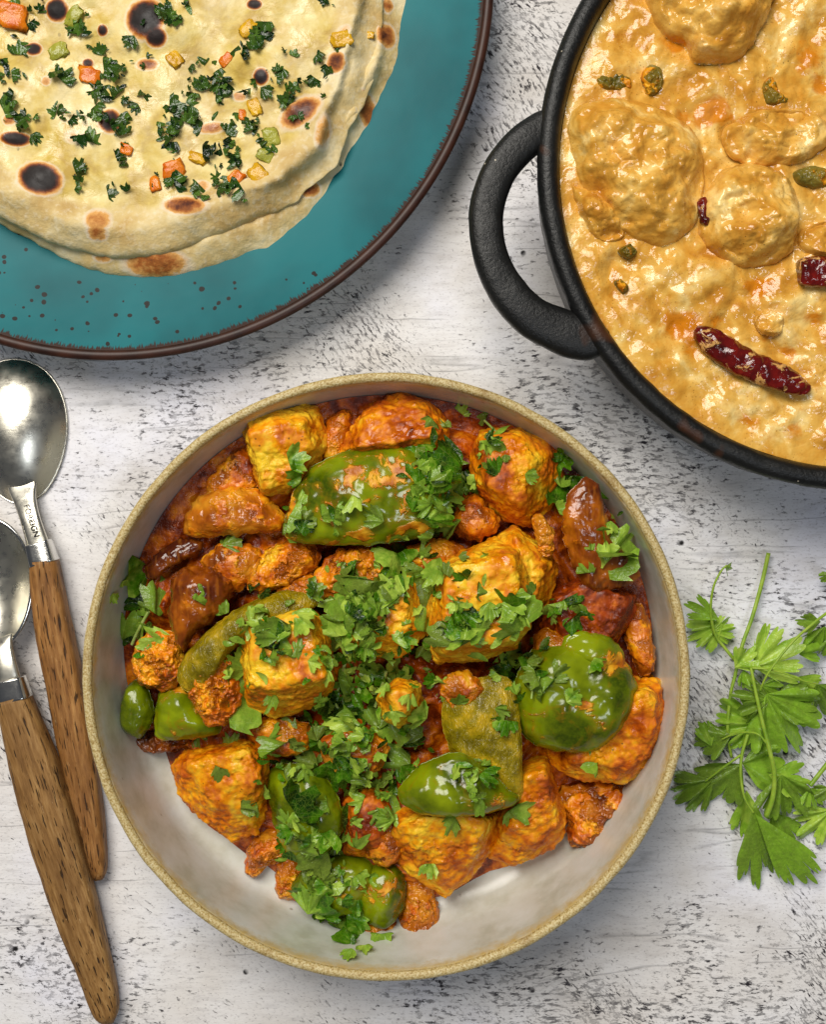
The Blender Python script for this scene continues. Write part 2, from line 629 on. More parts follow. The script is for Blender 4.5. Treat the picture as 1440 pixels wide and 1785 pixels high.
def mat_leaf(name, lo, hi, pale, rough, trans):
    g = G(name)
    uv = g.uv()
    sep = g.new('ShaderNodeSeparateXYZ', {0: uv})
    rnd = g.math('FRACT', g.math('ADD', g.orand(), g.attr('tone')))
    p = g.pos()
    t = g.math('ADD', g.math('MULTIPLY', rnd, .72), g.math('MULTIPLY', g.mr(g.noise(p, 230, 3), .35, .65), .34))
    c = g.ramp(t, [(.20, lo), (.62, hi), (1.0, pale)])
    wu = g.math('ADD', sep.outputs[0], g.math('MULTIPLY', g.math('SUBTRACT', g.noise(p, 190, 2), .5), .10))
    v = g.math('ABSOLUTE', g.math('SINE', g.math('MULTIPLY', wu, 21.99)))
    vein = g.math('MULTIPLY', g.mr(v, 0, .16, 1, 0), g.mr(sep.outputs[1], 0, .95, 1, .15))
    v2 = g.mr(g.vor(p, 620, feature='DISTANCE_TO_EDGE'), 0, .08, 1, 0)
    c = g.mix(g.math('MULTIPLY', vein, .38), c, pale)
    c = g.mix(g.math('MULTIPLY', v2, .16), c, pale)
    # the underside of a leaf is paler and duller
    back = g.new('ShaderNodeNewGeometry').outputs['Backfacing']
    c = g.mix(g.math('MULTIPLY', back, .3), c, pale)
    g.set(Base_Color=c, Roughness=rough, Normal=g.bump(g.math('SUBTRACT', g.noise(p, 700, 2), g.math('MULTIPLY', vein, .7)), .6, .0006))
    g.b.inputs['Specular IOR Level'].default_value = .35
    tr = g.new('ShaderNodeBsdfTranslucent', {'Color': g.mix(.5, c, srgb(150, 190, 40))})
    mx = g.new('ShaderNodeMixShader', {0: trans, 1: g.b.outputs[0], 2: tr.outputs[0]})
    g.nt.links.new(mx.outputs[0], g.out.inputs[0])
    return g.m


def mat_simple(name, c1, c2, scale, rough, bump=.3, sss=0.0, coat=0.0):
    g = G(name)
    p = g.pos()
    c = g.ramp(g.noise(p, scale, 4, .6), [(.3, c1), (.7, c2)])
    g.set(Base_Color=c, Roughness=rough, Normal=g.bump(g.noise(p, scale * 4, 3), bump, .0006), Subsurface_Weight=sss, Subsurface_Scale=.002, Coat_Weight=coat)
    g.b.inputs['Specular IOR Level'].default_value = .3
    return g.m


def mat_chilli():
    g = G('dried_red_chilli_skin')
    p = g.pos()
    c = g.ramp(g.noise(p, 160, 3), [(.3, srgb(58, 8, 6)), (.6, srgb(112, 16, 10)), (.8, srgb(150, 40, 16))])
    f = g.noise(g.vadd(p, (.4, .9, 0)), 190, 4, .65, .6)
    m = g.mr(f, .575, .63)
    c = g.mix(m, c, srgb(214, 160, 90))
    g.set(Base_Color=c, Roughness=g.mr(m, 0, 1, .14, .3), Normal=g.bump(g.math('ADD', m, g.noise(p, 420, 3)), .6, .0009), Coat_Weight=.4)
    return g.m


TABLE = mat_table()
BOWL, BOWLRIM = mat_bowl(), mat_bowl_rim()
IRON = mat_iron()
STEEL = mat_steel('brushed_steel', .27, (0.66, 0.63, 0.54, 1))
FERRULE = mat_steel('polished_steel_collar', .12, (0.62, 0.61, 0.58, 1))
WOOD1 = mat_wood('warm_teak_handle', R(-8), srgb(150, 102, 50), srgb(100, 62, 26), srgb(182, 134, 76))
WOOD2 = mat_wood('weathered_teak_handle', R(-17), srgb(150, 110, 60), srgb(106, 72, 34), srgb(182, 142, 88))
PANEER, GRAVY = mat_paneer(), mat_gravy()
PEPPER = mat_pepper('green_pepper_skin', srgb(58, 74, 2), srgb(132, 146, 10), .25)
FLESH, ONION = mat_flesh(), mat_onion()
KORMA = mat_cream_curry()
NAAN = mat_naan()
LEAF = mat_leaf('chopped_coriander_leaf', srgb(14, 46, 4), srgb(76, 132, 8), srgb(190, 216, 84), .26, .2)
LEAFD = mat_leaf('oily_coriander_leaf', srgb(8, 24, 8), srgb(26, 60, 16), srgb(92, 124, 44), .14, .05)
LEAFB = mat_leaf('fresh_coriander_leaf', srgb(34, 84, 4), srgb(104, 162, 14), srgb(188, 216, 84), .26, .2)
STEM = mat_simple('coriander_stem', srgb(112, 150, 30), srgb(162, 188, 66), 150, .35, .2, .15)
STEMD = mat_simple('coriander_stalk_slice', srgb(130, 160, 60), srgb(190, 206, 120), 250, .35, .2, .15)
ORANGE = mat_simple('orange_pepper_bit', srgb(204, 92, 8), srgb(230, 136, 24), 200, .22, .6, 0, .1)
YELLOW = mat_simple('yellow_pepper_bit', srgb(190, 136, 10), srgb(226, 176, 34), 200, .22, .6, 0, .1)
PALEG = mat_simple('pale_green_onion_bit', srgb(128, 132, 30), srgb(176, 172, 70), 200, .22, .6, 0, .1)
CHILLI = mat_chilli()
STAMP = mat_simple('stamped_metal_shadow', (.015, .014, .012, 1), (.03, .028, .024, 1), 900, .6)
SAGE = mat_pepper('dull_green_pepper_in_sauce', srgb(84, 78, 26), srgb(128, 112, 44), .1)
CORE = mat_simple('paneer_cut_face', srgb(226, 170, 40), srgb(240, 200, 80), 160, .4)

# ------------------------------------------------------------ table
v = np.array([[-1.5, -1.5, 0], [1.5, -1.5, 0], [1.5, 1.5, 0], [-1.5, 1.5, 0]], float)
tag(obj('tabletop', v, [[0, 1, 2, 3]], TABLE, origin=np.zeros(3)), 'whitewashed wooden tabletop with dark weathered streaks', 'table', kind='structure')

# ------------------------------------------------------------ bowl
BC = PX(673, 1181, .052)[:2]
prof = [(0, .0100), (.05, .0101), (.088, .0106), (.0945, .0118), (.0976, .0155), (.0990, .022), (.1003, .032), (.1016, .043), (.1023, .0492), (.1030, .0508),
        (.1052, .0508), (.1056, .049), (.1050, .040), (.1030, .025), (.098, .012), (.088, .004), (.072, .0012), (.070, .0), (.066, .0), (.064, .003), (0, .0035)]
vv, ff = lathe(prof, BC, 256)
bowl = tag(obj('serving_bowl', vv, ff, BOWL, origin=np.array([BC[0], BC[1], 0])), 'round cream stoneware bowl with speckled tan rim holding the green pepper and paneer curry', 'bowl')
t = np.linspace(0, 2 * np.pi, 14, endpoint=False)
rp = [(.1043 + .0017 * math.cos(a), .0502 + .0017 * math.sin(a)) for a in t]
vv, ff = lathe(rp + [rp[0]], BC, 320)
d = fbm(vv, 300, 3)[:, None] * np.array([0, 0, .0002]) + fbm(vv, 60, 2, off=4)[:, None] * (vv - np.array([BC[0], BC[1], .0502])) * .0025
rim = obj('rim', vv + d, ff, BOWLRIM, bowl)


def wall_r(z):
    return np.interp(z, [.0106, .0118, .0155, .022, .032, .043, .0492], [.088, .0945, .0976, .0990, .1003, .1016, .1023])


# ------------------------------------------------------------ plate
PR = .1422
PC = PX(189, -46, .024)[:2]


def plate_z(r):
    return .0055 + .0175 * np.clip((r - .060) / .082, 0, 2) ** 1.9


PLATE = mat_plate(PC, PR)
rs = np.linspace(0, PR - .0018, 60)
prof = [(r, plate_z(r)) for r in rs] + [(PR - .0006, .0225), (PR - .002, .0190), (.12, .0115), (.10, .0058), (.084, .003), (.082, 0), (.078, 0), (.076, .002), (0, .002)]
vv, ff = lathe(prof, PC, 320)
plate = tag(obj('dinner_plate', vv, ff, PLATE, origin=np.array([PC[0], PC[1], 0])), 'teal glazed plate with ragged dark brown edge holding flatbreads', 'plate')
rp = [(PR - .0016 + .0019 * math.cos(a), .0222 + .0014 * math.sin(a)) for a in t]
vv, ff = lathe(rp + [rp[0]], PC, 320)
obj('rim', vv, ff, mat_plate_rim(), plate)

# ------------------------------------------------------------ pan
ZR = .055
NC = PX(1512, 283, ZR)[:2]
kR = (H - ZR) / H / PPM
RI, RO = 536 * kR, 574 * kR
prof = [(0, .006), (RI * .86, .006), (RI * .93, .010), (RI * .965, .022), (RI * .985, .042), (RI, .0525), (RI + .001, .0543), (RI + .0025, .0552), (RO - .0025, .0552), (RO - .0007, .0541),
        (RO, .0522), (RO - .0004, .0490), (RO - .0014, .046), (RO - .0018, .034), (RO - .004, .020), (RO - .012, .006), (RO - .018, .001), (RO - .022, 0), (0, 0)]
vv, ff = lathe(prof, NC, 320)
vv = vv + fbm(vv, 140, 3)[:, None] * .0002
pan = tag(obj('cast_iron_pan', vv, ff, IRON, origin=np.array([NC[0], NC[1], 0])), 'black cast iron pan with loop handle full of creamy curry', 'pan')


def sweep(path, hw, hh, n=20, power=2.4, z_off=None):
    """tube along a nearly flat path: hw = half width in plane, hh = half height"""
    path = np.asarray(path, float)
    T = np.gradient(path, axis=0)
    T /= np.linalg.norm(T, axis=1)[:, None]
    S = np.cross(T, [0, 0, 1.0])
    S /= np.linalg.norm(S, axis=1)[:, None]
    U = np.cross(S, T)
    a = np.linspace(0, 2 * np.pi, n, endpoint=False)
    ca = np.sign(np.cos(a)) * np.abs(np.cos(a)) ** (2 / power)
    sa = np.sign(np.sin(a)) * np.abs(np.sin(a)) ** (2 / power)
    V = path[:, None] + S[:, None] * (hw[:, None] * ca)[:, :, None] + U[:, None] * (hh[:, None] * sa)[:, :, None]
    V = V.reshape(-1, 3)
    F = [list(q) for q in grid_faces(n, len(path))]
    F.append(list(range(n))[::-1])
    m = (len(path) - 1) * n
    F.append([m + i for i in range(n)])
    return V, F


hp = [(964, 211, 24), (946, 224, 31), (903, 258, 32), (866, 308, 31), (848, 372, 31), (853, 440, 31), (880, 502, 33), (926, 552, 36), (985, 580, 40), (1020, 590, 40), (1040, 594, 34), (1056, 598, 22)]
q = smooth_open(hp, 80)
path = PXA(q[:, :2], .0498)
s_ = np.linspace(-1, 1, 80)
path[:, 2] = .0492 + .0015 * (1 - s_ ** 2)
Vh, Fh = sweep(path, q[:, 2] * kR * .99, np.full(80, .0044), 28, 2.9)
Vh = Vh + fbm(Vh, 120, 2)[:, None] * .0002
obj('handle', Vh, Fh, IRON, pan)

# ------------------------------------------------------------ registering food for the ray casts
BVH = []


def reg(o):
    me = o.data
    mw = Matrix.Translation(o.location)
    n = len(me.vertices)
    co = np.empty(n * 3)
    me.vertices.foreach_get('co', co)
    co = co.reshape(-1, 3) + np.array(o.location)
    polys = [tuple(p.vertices) for p in me.polygons]
    BVH.append(BVHTree.FromPolygons([tuple(c) for c in co], polys))


def cast(px, py):
    """first thing the camera's ray through this photo pixel meets"""
    o = Vector((0, 0, H))
    d = (Vector(PX(px, py, 0)) - o).normalized()
    best = None
    for b in BVH:
        h = b.ray_cast(o, d)
        if h[0] is not None and (best is None or h[3] < best[3]):
            best = h
    if best is None:
        return Vector(PX(px, py, 0)), Vector((0, 0, 1))
    n = best[1]
    if n.z < 0:
        n = -n
    return best[0], n


for o_ in (bowl, plate, pan):
    reg(o_)

# ------------------------------------------------------------ lumps and shells


def star(outline, z0, n, m, centre=None, zmap=None):
    """ring grid from an outline in photo pixels at height z0: returns xy (m rings by n), s, centre"""
    o = smooth_closed(PXA(outline, z0 if zmap is None else zmap)[:, :2], n)
    c = o.mean(0) if centre is None else PX(centre[0], centre[1], z0)[:2]
    s = np.linspace(1, 0.0, m) ** 0.85
    xy = c + (o - c)[None] * s[:, None, None]
    return xy.reshape(-1, 2), np.repeat(s, n), c, o


def dome(name, outline, z0, h, mat, p=2.2, q=2.0, tilt=(0, 0), noise=((120, .0012), (420, .0004)), n=150, m=44, under=.25, shell=None,
         centre=None, color=None, sag=0.0, ridge=None, edge=0.0, attrs_fn=None, off=0.0):
    """a lump or a curved shell with the given plan outline; z0 is the height of its edge, h its rise"""
    xy, s, c, o = star(outline, z0 + .3 * h, n, m, centre)
    top = h * np.clip(1 - s ** p, 0, 1) ** (1 / q)
    rel = xy - c
    z = z0 + top + rel[:, 0] * tilt[0] + rel[:, 1] * tilt[1] - sag * (1 - s ** 2)
    V = np.c_[xy, z]
    fade = np.clip((1 - s) * 6, 0.25, 1)
    for k, (f, a) in enumerate(noise):
        if k % 2 == 0:
            V[:, 2] += a * fbm(V, f, 3, off=off + 3.7 * k) * fade
        else:
            V[:, 2] += a * billow(V, f, 2, off=off + 5.1 * k) * fade
    # ragged outline
    jit = fbm(np.c_[xy, np.full(len(xy), z0)], 260, 3, off=off) * (edge if edge else .0006)
    V[:, :2] += rel / (np.linalg.norm(rel, axis=1)[:, None] + 1e-6) * (jit * s ** 3)[:, None]
    F = grid_faces(n, m)
    nt = len(V)
    if shell:
        # shell: edge wall then underside parallel to the top
        side = V[:n].copy()
        side[:, 2] -= shell
        side[:, :2] = c + (side[:, :2] - c) * .97
        U = V.copy()
        U[:, 2] -= shell
        U[:, :2] = c + (U[:, :2] - c) * .97
    else:
        U = V.copy()
        U[:, 2] = z0 + rel[:, 0] * tilt[0] + rel[:, 1] * tilt[1] - under * h * (1 - s ** 2)
    VV = np.vstack([V, U])
    Fu = (F + nt)[:, ::-1]
    i = np.arange(n)
    i2 = (i + 1) % n
    Fs = np.stack([i, nt + i, nt + i2, i2], 1)
    FF = np.vstack([F[:, ::-1], Fu[:, ::-1], Fs])
    FF = FF[:, ::-1]
    at = None
    if attrs_fn:
        at = attrs_fn(VV)
    ob = obj(name, VV, FF, mat, color=color, attrs=at)
    if isinstance(mat, (list, tuple)):
        mi = np.zeros(len(FF), np.int32)
        mi[len(F):] = 1
        ob.data.polygons.foreach_set('material_index', mi)
    reg(ob)
    return ob


def hull(name, low, high, zl, zh, mat, voxel=.00075, smooth=4, lump=.0006, grain=.00030, color=None, bottom=None, off=0.0):
    """a rough block: low = plan outline at its foot, high = outline of its upper face (photo pixels, heights in m)"""
    pts = []
    zl_ = zl if hasattr(zl, '__len__') else [zl] * len(low)
    zh_ = zh if hasattr(zh, '__len__') else [zh] * len(high)
    pts += [PX(x, y, z) for (x, y), z in zip(low, zl_)]
    pts += [PX(x, y, z) for (x, y), z in zip(high, zh_)]
    c = np.mean(pts, axis=0)
    b = bottom if bottom is not None else min(zl_) - .010
    for (x, y), z in zip(low, zl_):
        w = PX(x, y, z)
        w[:2] = c[:2] + (w[:2] - c[:2]) * .92
        w[2] = max(b, .011)
        pts.append(w)
    bm = bmesh.new()
    for w in pts:
        bm.verts.new(w)
    r = bmesh.ops.convex_hull(bm, input=bm.verts)
    junk = [e for e in r.get('geom_interior', []) if isinstance(e, bmesh.types.BMVert)]
    bmesh.ops.delete(bm, geom=junk, context='VERTS')
    bmesh.ops.recalc_face_normals(bm, faces=bm.faces)
    me = bpy.data.meshes.new('tmp')
    bm.to_mesh(me)
    bm.free()
    to = bpy.data.objects.new('tmp', me)
    col.objects.link(to)
    md = to.modifiers.new('r', 'REMESH')
    md.mode = 'VOXEL'
    md.voxel_size = voxel
    dg = bpy.context.evaluated_depsgraph_get()
    ev = to.evaluated_get(dg)
    m2 = ev.to_mesh()
    nv = len(m2.vertices)
    co = np.empty(nv * 3)
    m2.vertices.foreach_get('co', co)
    co = co.reshape(-1, 3)
    ed = np.empty(len(m2.edges) * 2, np.int32)
    m2.edges.foreach_get('vertices', ed)
    ed = ed.reshape(-1, 2)
    faces = [tuple(p.vertices) for p in m2.polygons]
    ev.to_mesh_clear()
    bpy.data.objects.remove(to)
    bpy.data.meshes.remove(me)
    deg = np.bincount(ed.ravel(), minlength=nv)[:, None]

    def relax(co, k):
        for _ in range(k):
            acc = np.zeros_like(co)
            np.add.at(acc, ed[:, 0], co[ed[:, 1]])
            np.add.at(acc, ed[:, 1], co[ed[:, 0]])
            co = co * .4 + .6 * acc / deg
        return co
    co = relax(co, smooth)
    F = np.array(faces, int)
    a = co[F[:, 1]] - co[F[:, 0]]
    bvec = co[F[:, 3]] - co[F[:, 0]]
    fn = np.cross(a, bvec)
    nn = np.zeros_like(co)
    for k in range(4):
        np.add.at(nn, F[:, k], fn)
    nn /= np.linalg.norm(nn, axis=1)[:, None] + 1e-12
    if ((co - co.mean(0)) * nn).sum() < 0:
        nn = -nn
    disp = lump * (fbm(co, 130, 3, off=off) * 1.5) + grain * (.35 + 1.3 * np.clip(.5 + fbm(co, 85, 2, off=off + 4), 0, 1)) * billow(co, 300, 3, off=off) 
    co = co + nn * disp[:, None]
    ob = obj(name, co, F, mat, color=color)
    reg(ob)
    return ob


# ------------------------------------------------------------ gravy in the bowl
sauce_o = [(196, 1220), (200, 1100), (235, 985), (300, 885), (385, 795), (490, 735), (600, 700), (700, 692), (800, 705), (905, 745), (1000, 815), (1080, 900),
           (1130, 990), (1152, 1090), (1158, 1190), (1150, 1290), (1110, 1355), (1085, 1420), (1040, 1455), (960, 1462), (880, 1490), (800, 1530), (745, 1590), (690, 1625), (630, 1630),
           (590, 1590), (520, 1550), (480, 1500), (420, 1470), (345, 1420), (305, 1345), (262, 1300), (215, 1290)]
zs = [.016, .022, .027, .030, .031, .031, .031, .031, .031, .031, .030, .028, .026, .023, .019, .013, .0115, .0112, .0112, .0112, .0112, .0112, .0112, .0112, .0112, .0112, .0112, .0112, .0112, .0112, .0112, .0112, .012]
n, m = 420, 150
wallw = [.6] + [1.] * 15 + [0.] * 17
sauce_o = [(x, y) if w_ > .1 else (690 + (x - 690) * 1.035, 1120 + (y - 1120) * 1.035) for (x, y), w_ in zip(sauce_o, wallw)]
pts3 = np.c_[PXA(sauce_o, np.array(zs))[:, :2], zs, wallw]
ring4 = smooth_closed(pts3, n)
ring, ww = ring4[:, :3], np.clip(ring4[:, 3], 0, 1)
cc = np.array([*PX(690, 1120, .03)[:2], .036])
# keep it inside the bowl wall
dr = ring[:, :2] - BC
rr = np.linalg.norm(dr, axis=1)
lim = wall_r(ring[:, 2]) - .0002
k = np.minimum(1, lim / rr)
atwall = ww > .5
ring[:, :2] = BC + dr * (k * (1 - ww) + ww * lim / rr)[:, None]
s = np.linspace(1, 0, m)
S = np.repeat(s, n)
V = cc + (ring - cc)[None] * s[:, None, None]
V = V.reshape(-1, 3)
edge_z = np.tile(ring[:, 2], m)
V[:, 2] = edge_z + (.027 - edge_z) * (1 - S ** 3) ** .9 * np.where(edge_z < .014, 1, .8)
wob = (billow(V, 62, 3) * .0034 + fbm(V, 120, 2) * .0022 + fbm(V, 400, 2, off=2) * .0006)
V[:, 2] += wob * np.clip((1 - S) * 8, 0, 1)
V[:, :2] += ((V[:, :2] - cc[:2]) * .02) * (fbm(V, 120, 3, off=9) * (S ** 4) * np.tile(~atwall, m))[:, None]
V[:, 2] = np.maximum(V[:, 2], .0108)
F = grid_faces(n, m)[:, ::-1]
gravy = tag(obj('masala_gravy', V, F, GRAVY), 'thick red brown masala gravy pooled in the cream bowl under the paneer', 'gravy')
reg(gravy)

# ------------------------------------------------------------ paneer blocks
PAN_G = 'paneer cubes in the masala'


def paneer(label, low, high, zl, zh, tone, red=.4, **kw):
    o = hull('paneer_cube', low, high, zl, zh, PANEER, color=(tone, red, 0, 1), **kw)
    return tag(o, label, 'paneer', PAN_G)


paneer('bright yellow paneer cube near the bowl rim, beside the largest green pepper piece',
       [(424, 750), (436, 708), (495, 698), (556, 706), (578, 775), (545, 832), (502, 862), (452, 868)],
       [(432, 752), (526, 736), (540, 780), (500, 846), (462, 852)], .034, [.050, .050, .047, .044, .045], .62, .2, off=1)
paneer('broad orange paneer slab touching the back of the largest green pepper piece',
       [(588, 792), (606, 748), (640, 705), (700, 684), (752, 696), (784, 735), (782, 790), (680, 815)],
       [(640, 722), (738, 712), (766, 760), (624, 778)], .034, [.045, .045, .050, .050], .50, .7, off=2)
paneer('orange paneer cube with a line of chopped coriander, next to the purple brown onion petal',
       [(818, 800), (836, 750), (905, 742), (976, 775), (984, 830), (962, 884), (926, 924), (878, 908), (838, 868), (818, 842)],
       [(838, 766), (906, 760), (926, 806), (908, 878), (850, 846)], .032, [.046, .046, .050, .048, .050], .50, .45, off=3)
paneer('large golden paneer cube topped with coriander leaves in the middle of the curry',
       [(742, 1066), (772, 980), (862, 936), (912, 950), (930, 1010), (928, 1090), (900, 1132), (840, 1154), (762, 1158), (742, 1112)],
       [(782, 992), (896, 966), (914, 1085), (888, 1118), (768, 1134)], .040, [.061, .062, .061, .058, .058], .60, .35, bottom=.02, off=4)
paneer('golden paneer block leaning behind the large coriander topped cube',
       [(862, 935), (900, 915), (945, 950), (978, 990), (962, 1045), (926, 1080), (880, 1000)],
       [(898, 935), (950, 985), (935, 1040), (900, 1000)], .034, [.050, .048, .048, .052], .58, .3, off=5)
paneer('browned dark red paneer slab under the tip of the onion petal',
       [(942, 1100), (958, 1032), (1012, 1004), (1112, 1036), (1108, 1078), (1076, 1124), (1000, 1140)],
       [(970, 1045), (1020, 1016), (1098, 1042), (1066, 1110), (985, 1110)], .030, .042, .32, 1.0, off=6)
paneer('yellow paneer cube half hidden by the heap of chopped coriander',
       [(412, 1130), (438, 1062), (532, 1052), (575, 1085), (584, 1200), (545, 1234), (480, 1252), (428, 1234)],
       [(436, 1085), (535, 1070), (566, 1180), (470, 1200), (436, 1190)], .036, [.052, .053, .055, .053, .052], .60, .45, bottom=.018, off=7)
paneer('rounded orange paneer cube resting on the bare bowl floor below the pepper strip',
       [(296, 1336), (326, 1306), (440, 1286), (474, 1316), (470, 1400), (446, 1455), (402, 1468), (346, 1428), (308, 1386)],
       [(330, 1330), (430, 1306), (450, 1350), (420, 1405), (368, 1400)], .020, [.034, .037, .037, .033, .033], .54, .4, off=8)
paneer('large orange paneer block under the glossy small green pepper piece',
       [(668, 1475), (688, 1404), (800, 1400), (868, 1420), (858, 1492), (804, 1546), (776, 1568), (718, 1532)],
       [(694, 1440), (790, 1416), (846, 1430), (830, 1480), (776, 1510)], .024, [.040, .043, .042, .037, .034], .54, .45, off=9)
paneer('orange paneer block wedged between wrinkled pepper flesh and the saucy onion wedge',
       [(850, 1496), (866, 1420), (902, 1330), (954, 1312), (992, 1440), (968, 1482), (892, 1512)],
       [(890, 1432), (918, 1352), (950, 1342), (974, 1432), (930, 1470)], .022, [.036, .041, .041, .034, .033], .52, .5, off=10)
paneer('lumpy orange paneer block squeezed between the domed green pepper and bowl wall',
       [(944, 1300), (1010, 1240), (1104, 1178), (1152, 1180), (1174, 1236), (1166, 1294), (1130, 1342), (1092, 1370), (1004, 1362), (960, 1334)],
       [(1000, 1322), (1060, 1262), (1120, 1206), (1148, 1230), (1138, 1290), (1090, 1338)], .026, [.038, .042, .044, .044, .041, .038], .52, .35, lump=.0010, off=11)
paneer('small yellow paneer corner poking out of the chopped coriander',
       [(656, 1216), (690, 1184), (738, 1196), (734, 1244), (696, 1272), (664, 1256)],
       [(678, 1206), (716, 1204), (714, 1236), (690, 1250)], .040, .052, .62, .3, off=12)
paneer('paneer cube buried under the thickest coriander',
       [(585, 1010), (720, 1000), (748, 1100), (700, 1150), (596, 1138)],
       [(606, 1034), (704, 1028), (716, 1104), (616, 1112)], .038, .052, .58, .4, off=13)
paneer('dark masala paneer lump between the two bottom green peppers and coriander heap',
       [(585, 1400), (640, 1350), (690, 1380), (700, 1450), (668, 1500), (600, 1492)],
       [(612, 1410), (650, 1384), (676, 1420), (656, 1466), (618, 1462)], .024, .036, .40, .7, off=14)

# ------------------------------------------------------------ green pepper pieces
PEP_G = 'green pepper pieces in the masala'


def pepper(label, outline, z0, h, sauce=.42, cat='pepper', mats=None, name='pepper_piece', shell=.0032, **kw):
    kw.setdefault('noise', ((55, .0022), (260, .00006)))
    o = dome(name, outline, z0, h, mats or [PEPPER, FLESH], shell=shell, color=(sauce, 0, 0, 1), **kw)
    return tag(o, label, cat, PEP_G)


pepper('largest green pepper piece, sauce streaked, beside the bright yellow paneer cube',
       [(496, 936), (504, 872), (540, 816), (600, 786), (680, 775), (742, 788), (778, 830), (780, 888), (734, 936), (650, 950), (565, 950)],
       .044, .0095, .49, p=2.6, q=1.6, tilt=(0.02, -.05), off=1)
pepper('glossy domed green pepper piece beside the bowl wall with a bright highlight',
       [(900, 1186), (930, 1132), (990, 1116), (1060, 1128), (1106, 1172), (1112, 1224), (1082, 1282), (1030, 1314), (968, 1312), (920, 1290), (898, 1240)],
       .038, .0125, .42, p=2.8, q=1.7, off=2)
pepper('small green pepper fold pressed against the domed glossy pepper',
       [(975, 1128), (1005, 1102), (1062, 1112), (1090, 1146), (1076, 1176), (1020, 1160)], .041, .007, .42, off=3)
pepper('wrinkled yellow green pepper flesh, inner side up, above the glossy small pepper',
       [(770, 1230), (820, 1186), (880, 1178), (902, 1214), (910, 1292), (911, 1394), (872, 1392), (838, 1348), (788, 1316)],
       .040, .006, .3, mats=[FLESH, FLESH], p=3, q=1.4, tilt=(.12, .12), off=4)
pepper('small glossy green pepper piece with pale highlight lying on the large paneer block',
       [(694, 1392), (708, 1358), (750, 1326), (802, 1314), (852, 1338), (884, 1376), (908, 1396), (872, 1416), (800, 1427), (728, 1420)],
       .043, .0085, .40, p=2.4, q=1.6, off=5)
pepper('dark green pepper piece sprinkled with coriander beside the rounded paneer on bare bowl floor',
       [(462, 1376), (478, 1340), (540, 1336), (584, 1376), (598, 1440), (566, 1490), (512, 1500), (480, 1462)],
       .027, .012, .34, tilt=(.25, 0), off=6)
pepper('green pepper piece under a coriander sprig at the lowest edge of the heap',
       [(508, 1556), (528, 1518), (590, 1490), (646, 1506), (650, 1556), (606, 1598), (540, 1586)], .020, .009, .40, off=7)
pepper('rounded dark green pepper piece beside the dangling onion strip',
       [(622, 1540), (655, 1506), (700, 1514), (706, 1580), (668, 1622), (632, 1600)], .018, .010, .42, off=8)
pepper('narrow glossy green pepper piece tight against the bowl wall',
       [(206, 1246), (218, 1196), (246, 1188), (264, 1226), (262, 1264), (240, 1288), (212, 1274)], .024, .009, .34, tilt=(.15, 0), off=9)
pepper('green pepper piece with a yellow sauce smear next to the narrow wall piece',
       [(266, 1266), (276, 1208), (322, 1196), (358, 1238), (384, 1276), (330, 1290), (276, 1292)], .026, .010, .47, off=10)
pepper('long curved olive pepper strip arching past the shiny brown onion',
       [(306, 1176), (334, 1126), (412, 1062), (492, 1030), (544, 1036), (546, 1060), (470, 1082), (404, 1134), (360, 1200), (322, 1206)],
       .041, .008, .3, mats=[FLESH, FLESH], centre=(408, 1098), p=3, q=1.5, off=11)

# ------------------------------------------------------------ onion pieces
ON_G = 'cooked onion pieces in the masala'


def onion(label, outline, z0, h, tone, sauce=.45, slick=0.0, **kw):
    if slick:
        kw.setdefault('noise', ((50, .0016), (260, .00015)))
    kw.setdefault('noise', ((110, .0022), (260, .0006)))
    kw.setdefault('p', 3.2)
    kw.setdefault('q', 1.5)
    kw.setdefault('edge', .0014)
    o = dome('onion_piece', outline, z0 + .1 * h, h * .8, ONION, color=(tone, sauce, slick, 1), **kw)
    return tag(o, label, 'onion', ON_G)


onion('purple brown curved onion petal lying against the bowl wall with a coriander sprig',
      [(978, 890), (1014, 836), (1042, 842), (1056, 888), (1072, 938), (1120, 1002), (1066, 1036), (1030, 1032), (1002, 990), (986, 940)], .042, .007, .43, .36, 1.0, shell=.002, centre=(1036, 940), tilt=(-.15, .1), p=3, q=1.5, off=1)
onion('shiny brown onion bulb layer behind the curved olive pepper strip',
      [(292, 1062), (302, 1004), (342, 986), (390, 1000), (404, 1034), (376, 1076), (338, 1106), (316, 1136), (298, 1106)], .036, .011, .47, .40, 1.0, p=2.4, q=1.7, off=2)
onion('dark onion strip pressed to the bowl wall above the shiny brown onion',
      [(250, 996), (292, 950), (352, 940), (346, 962), (306, 984), (268, 1010)], .030, .004, .34, .36, 1.0, off=3)
onion('glossy sauce coated onion wedge below the bright yellow paneer cube',
      [(318, 912), (350, 862), (420, 846), (476, 876), (496, 922), (410, 932), (336, 936)], .033, .009, .60, .54, .6, off=4)
onion('saucy onion wedge with a curled lip beside the lumpy paneer block',
      [(980, 1376), (1096, 1368), (1100, 1416), (1058, 1440), (1054, 1484), (1000, 1480), (984, 1430)], .017, .008, .50, .56, off=5)
onion('pointed saucy onion tip hanging onto the bare bowl floor',
      [(424, 1506), (446, 1452), (500, 1440), (524, 1470), (476, 1506), (438, 1534)], .013, .008, .54, .55, off=6)
onion('small saucy onion tip beside the lowest green pepper piece',
      [(476, 1552), (492, 1496), (530, 1498), (534, 1560), (506, 1572)], .013, .007, .52, .55, off=7)
onion('dangling onion strip alone on the bowl floor at the end of the heap',
      [(694, 1560), (712, 1524), (752, 1536), (764, 1606), (748, 1640), (712, 1645), (694, 1612)], .013, .008, .54, .5, off=8)
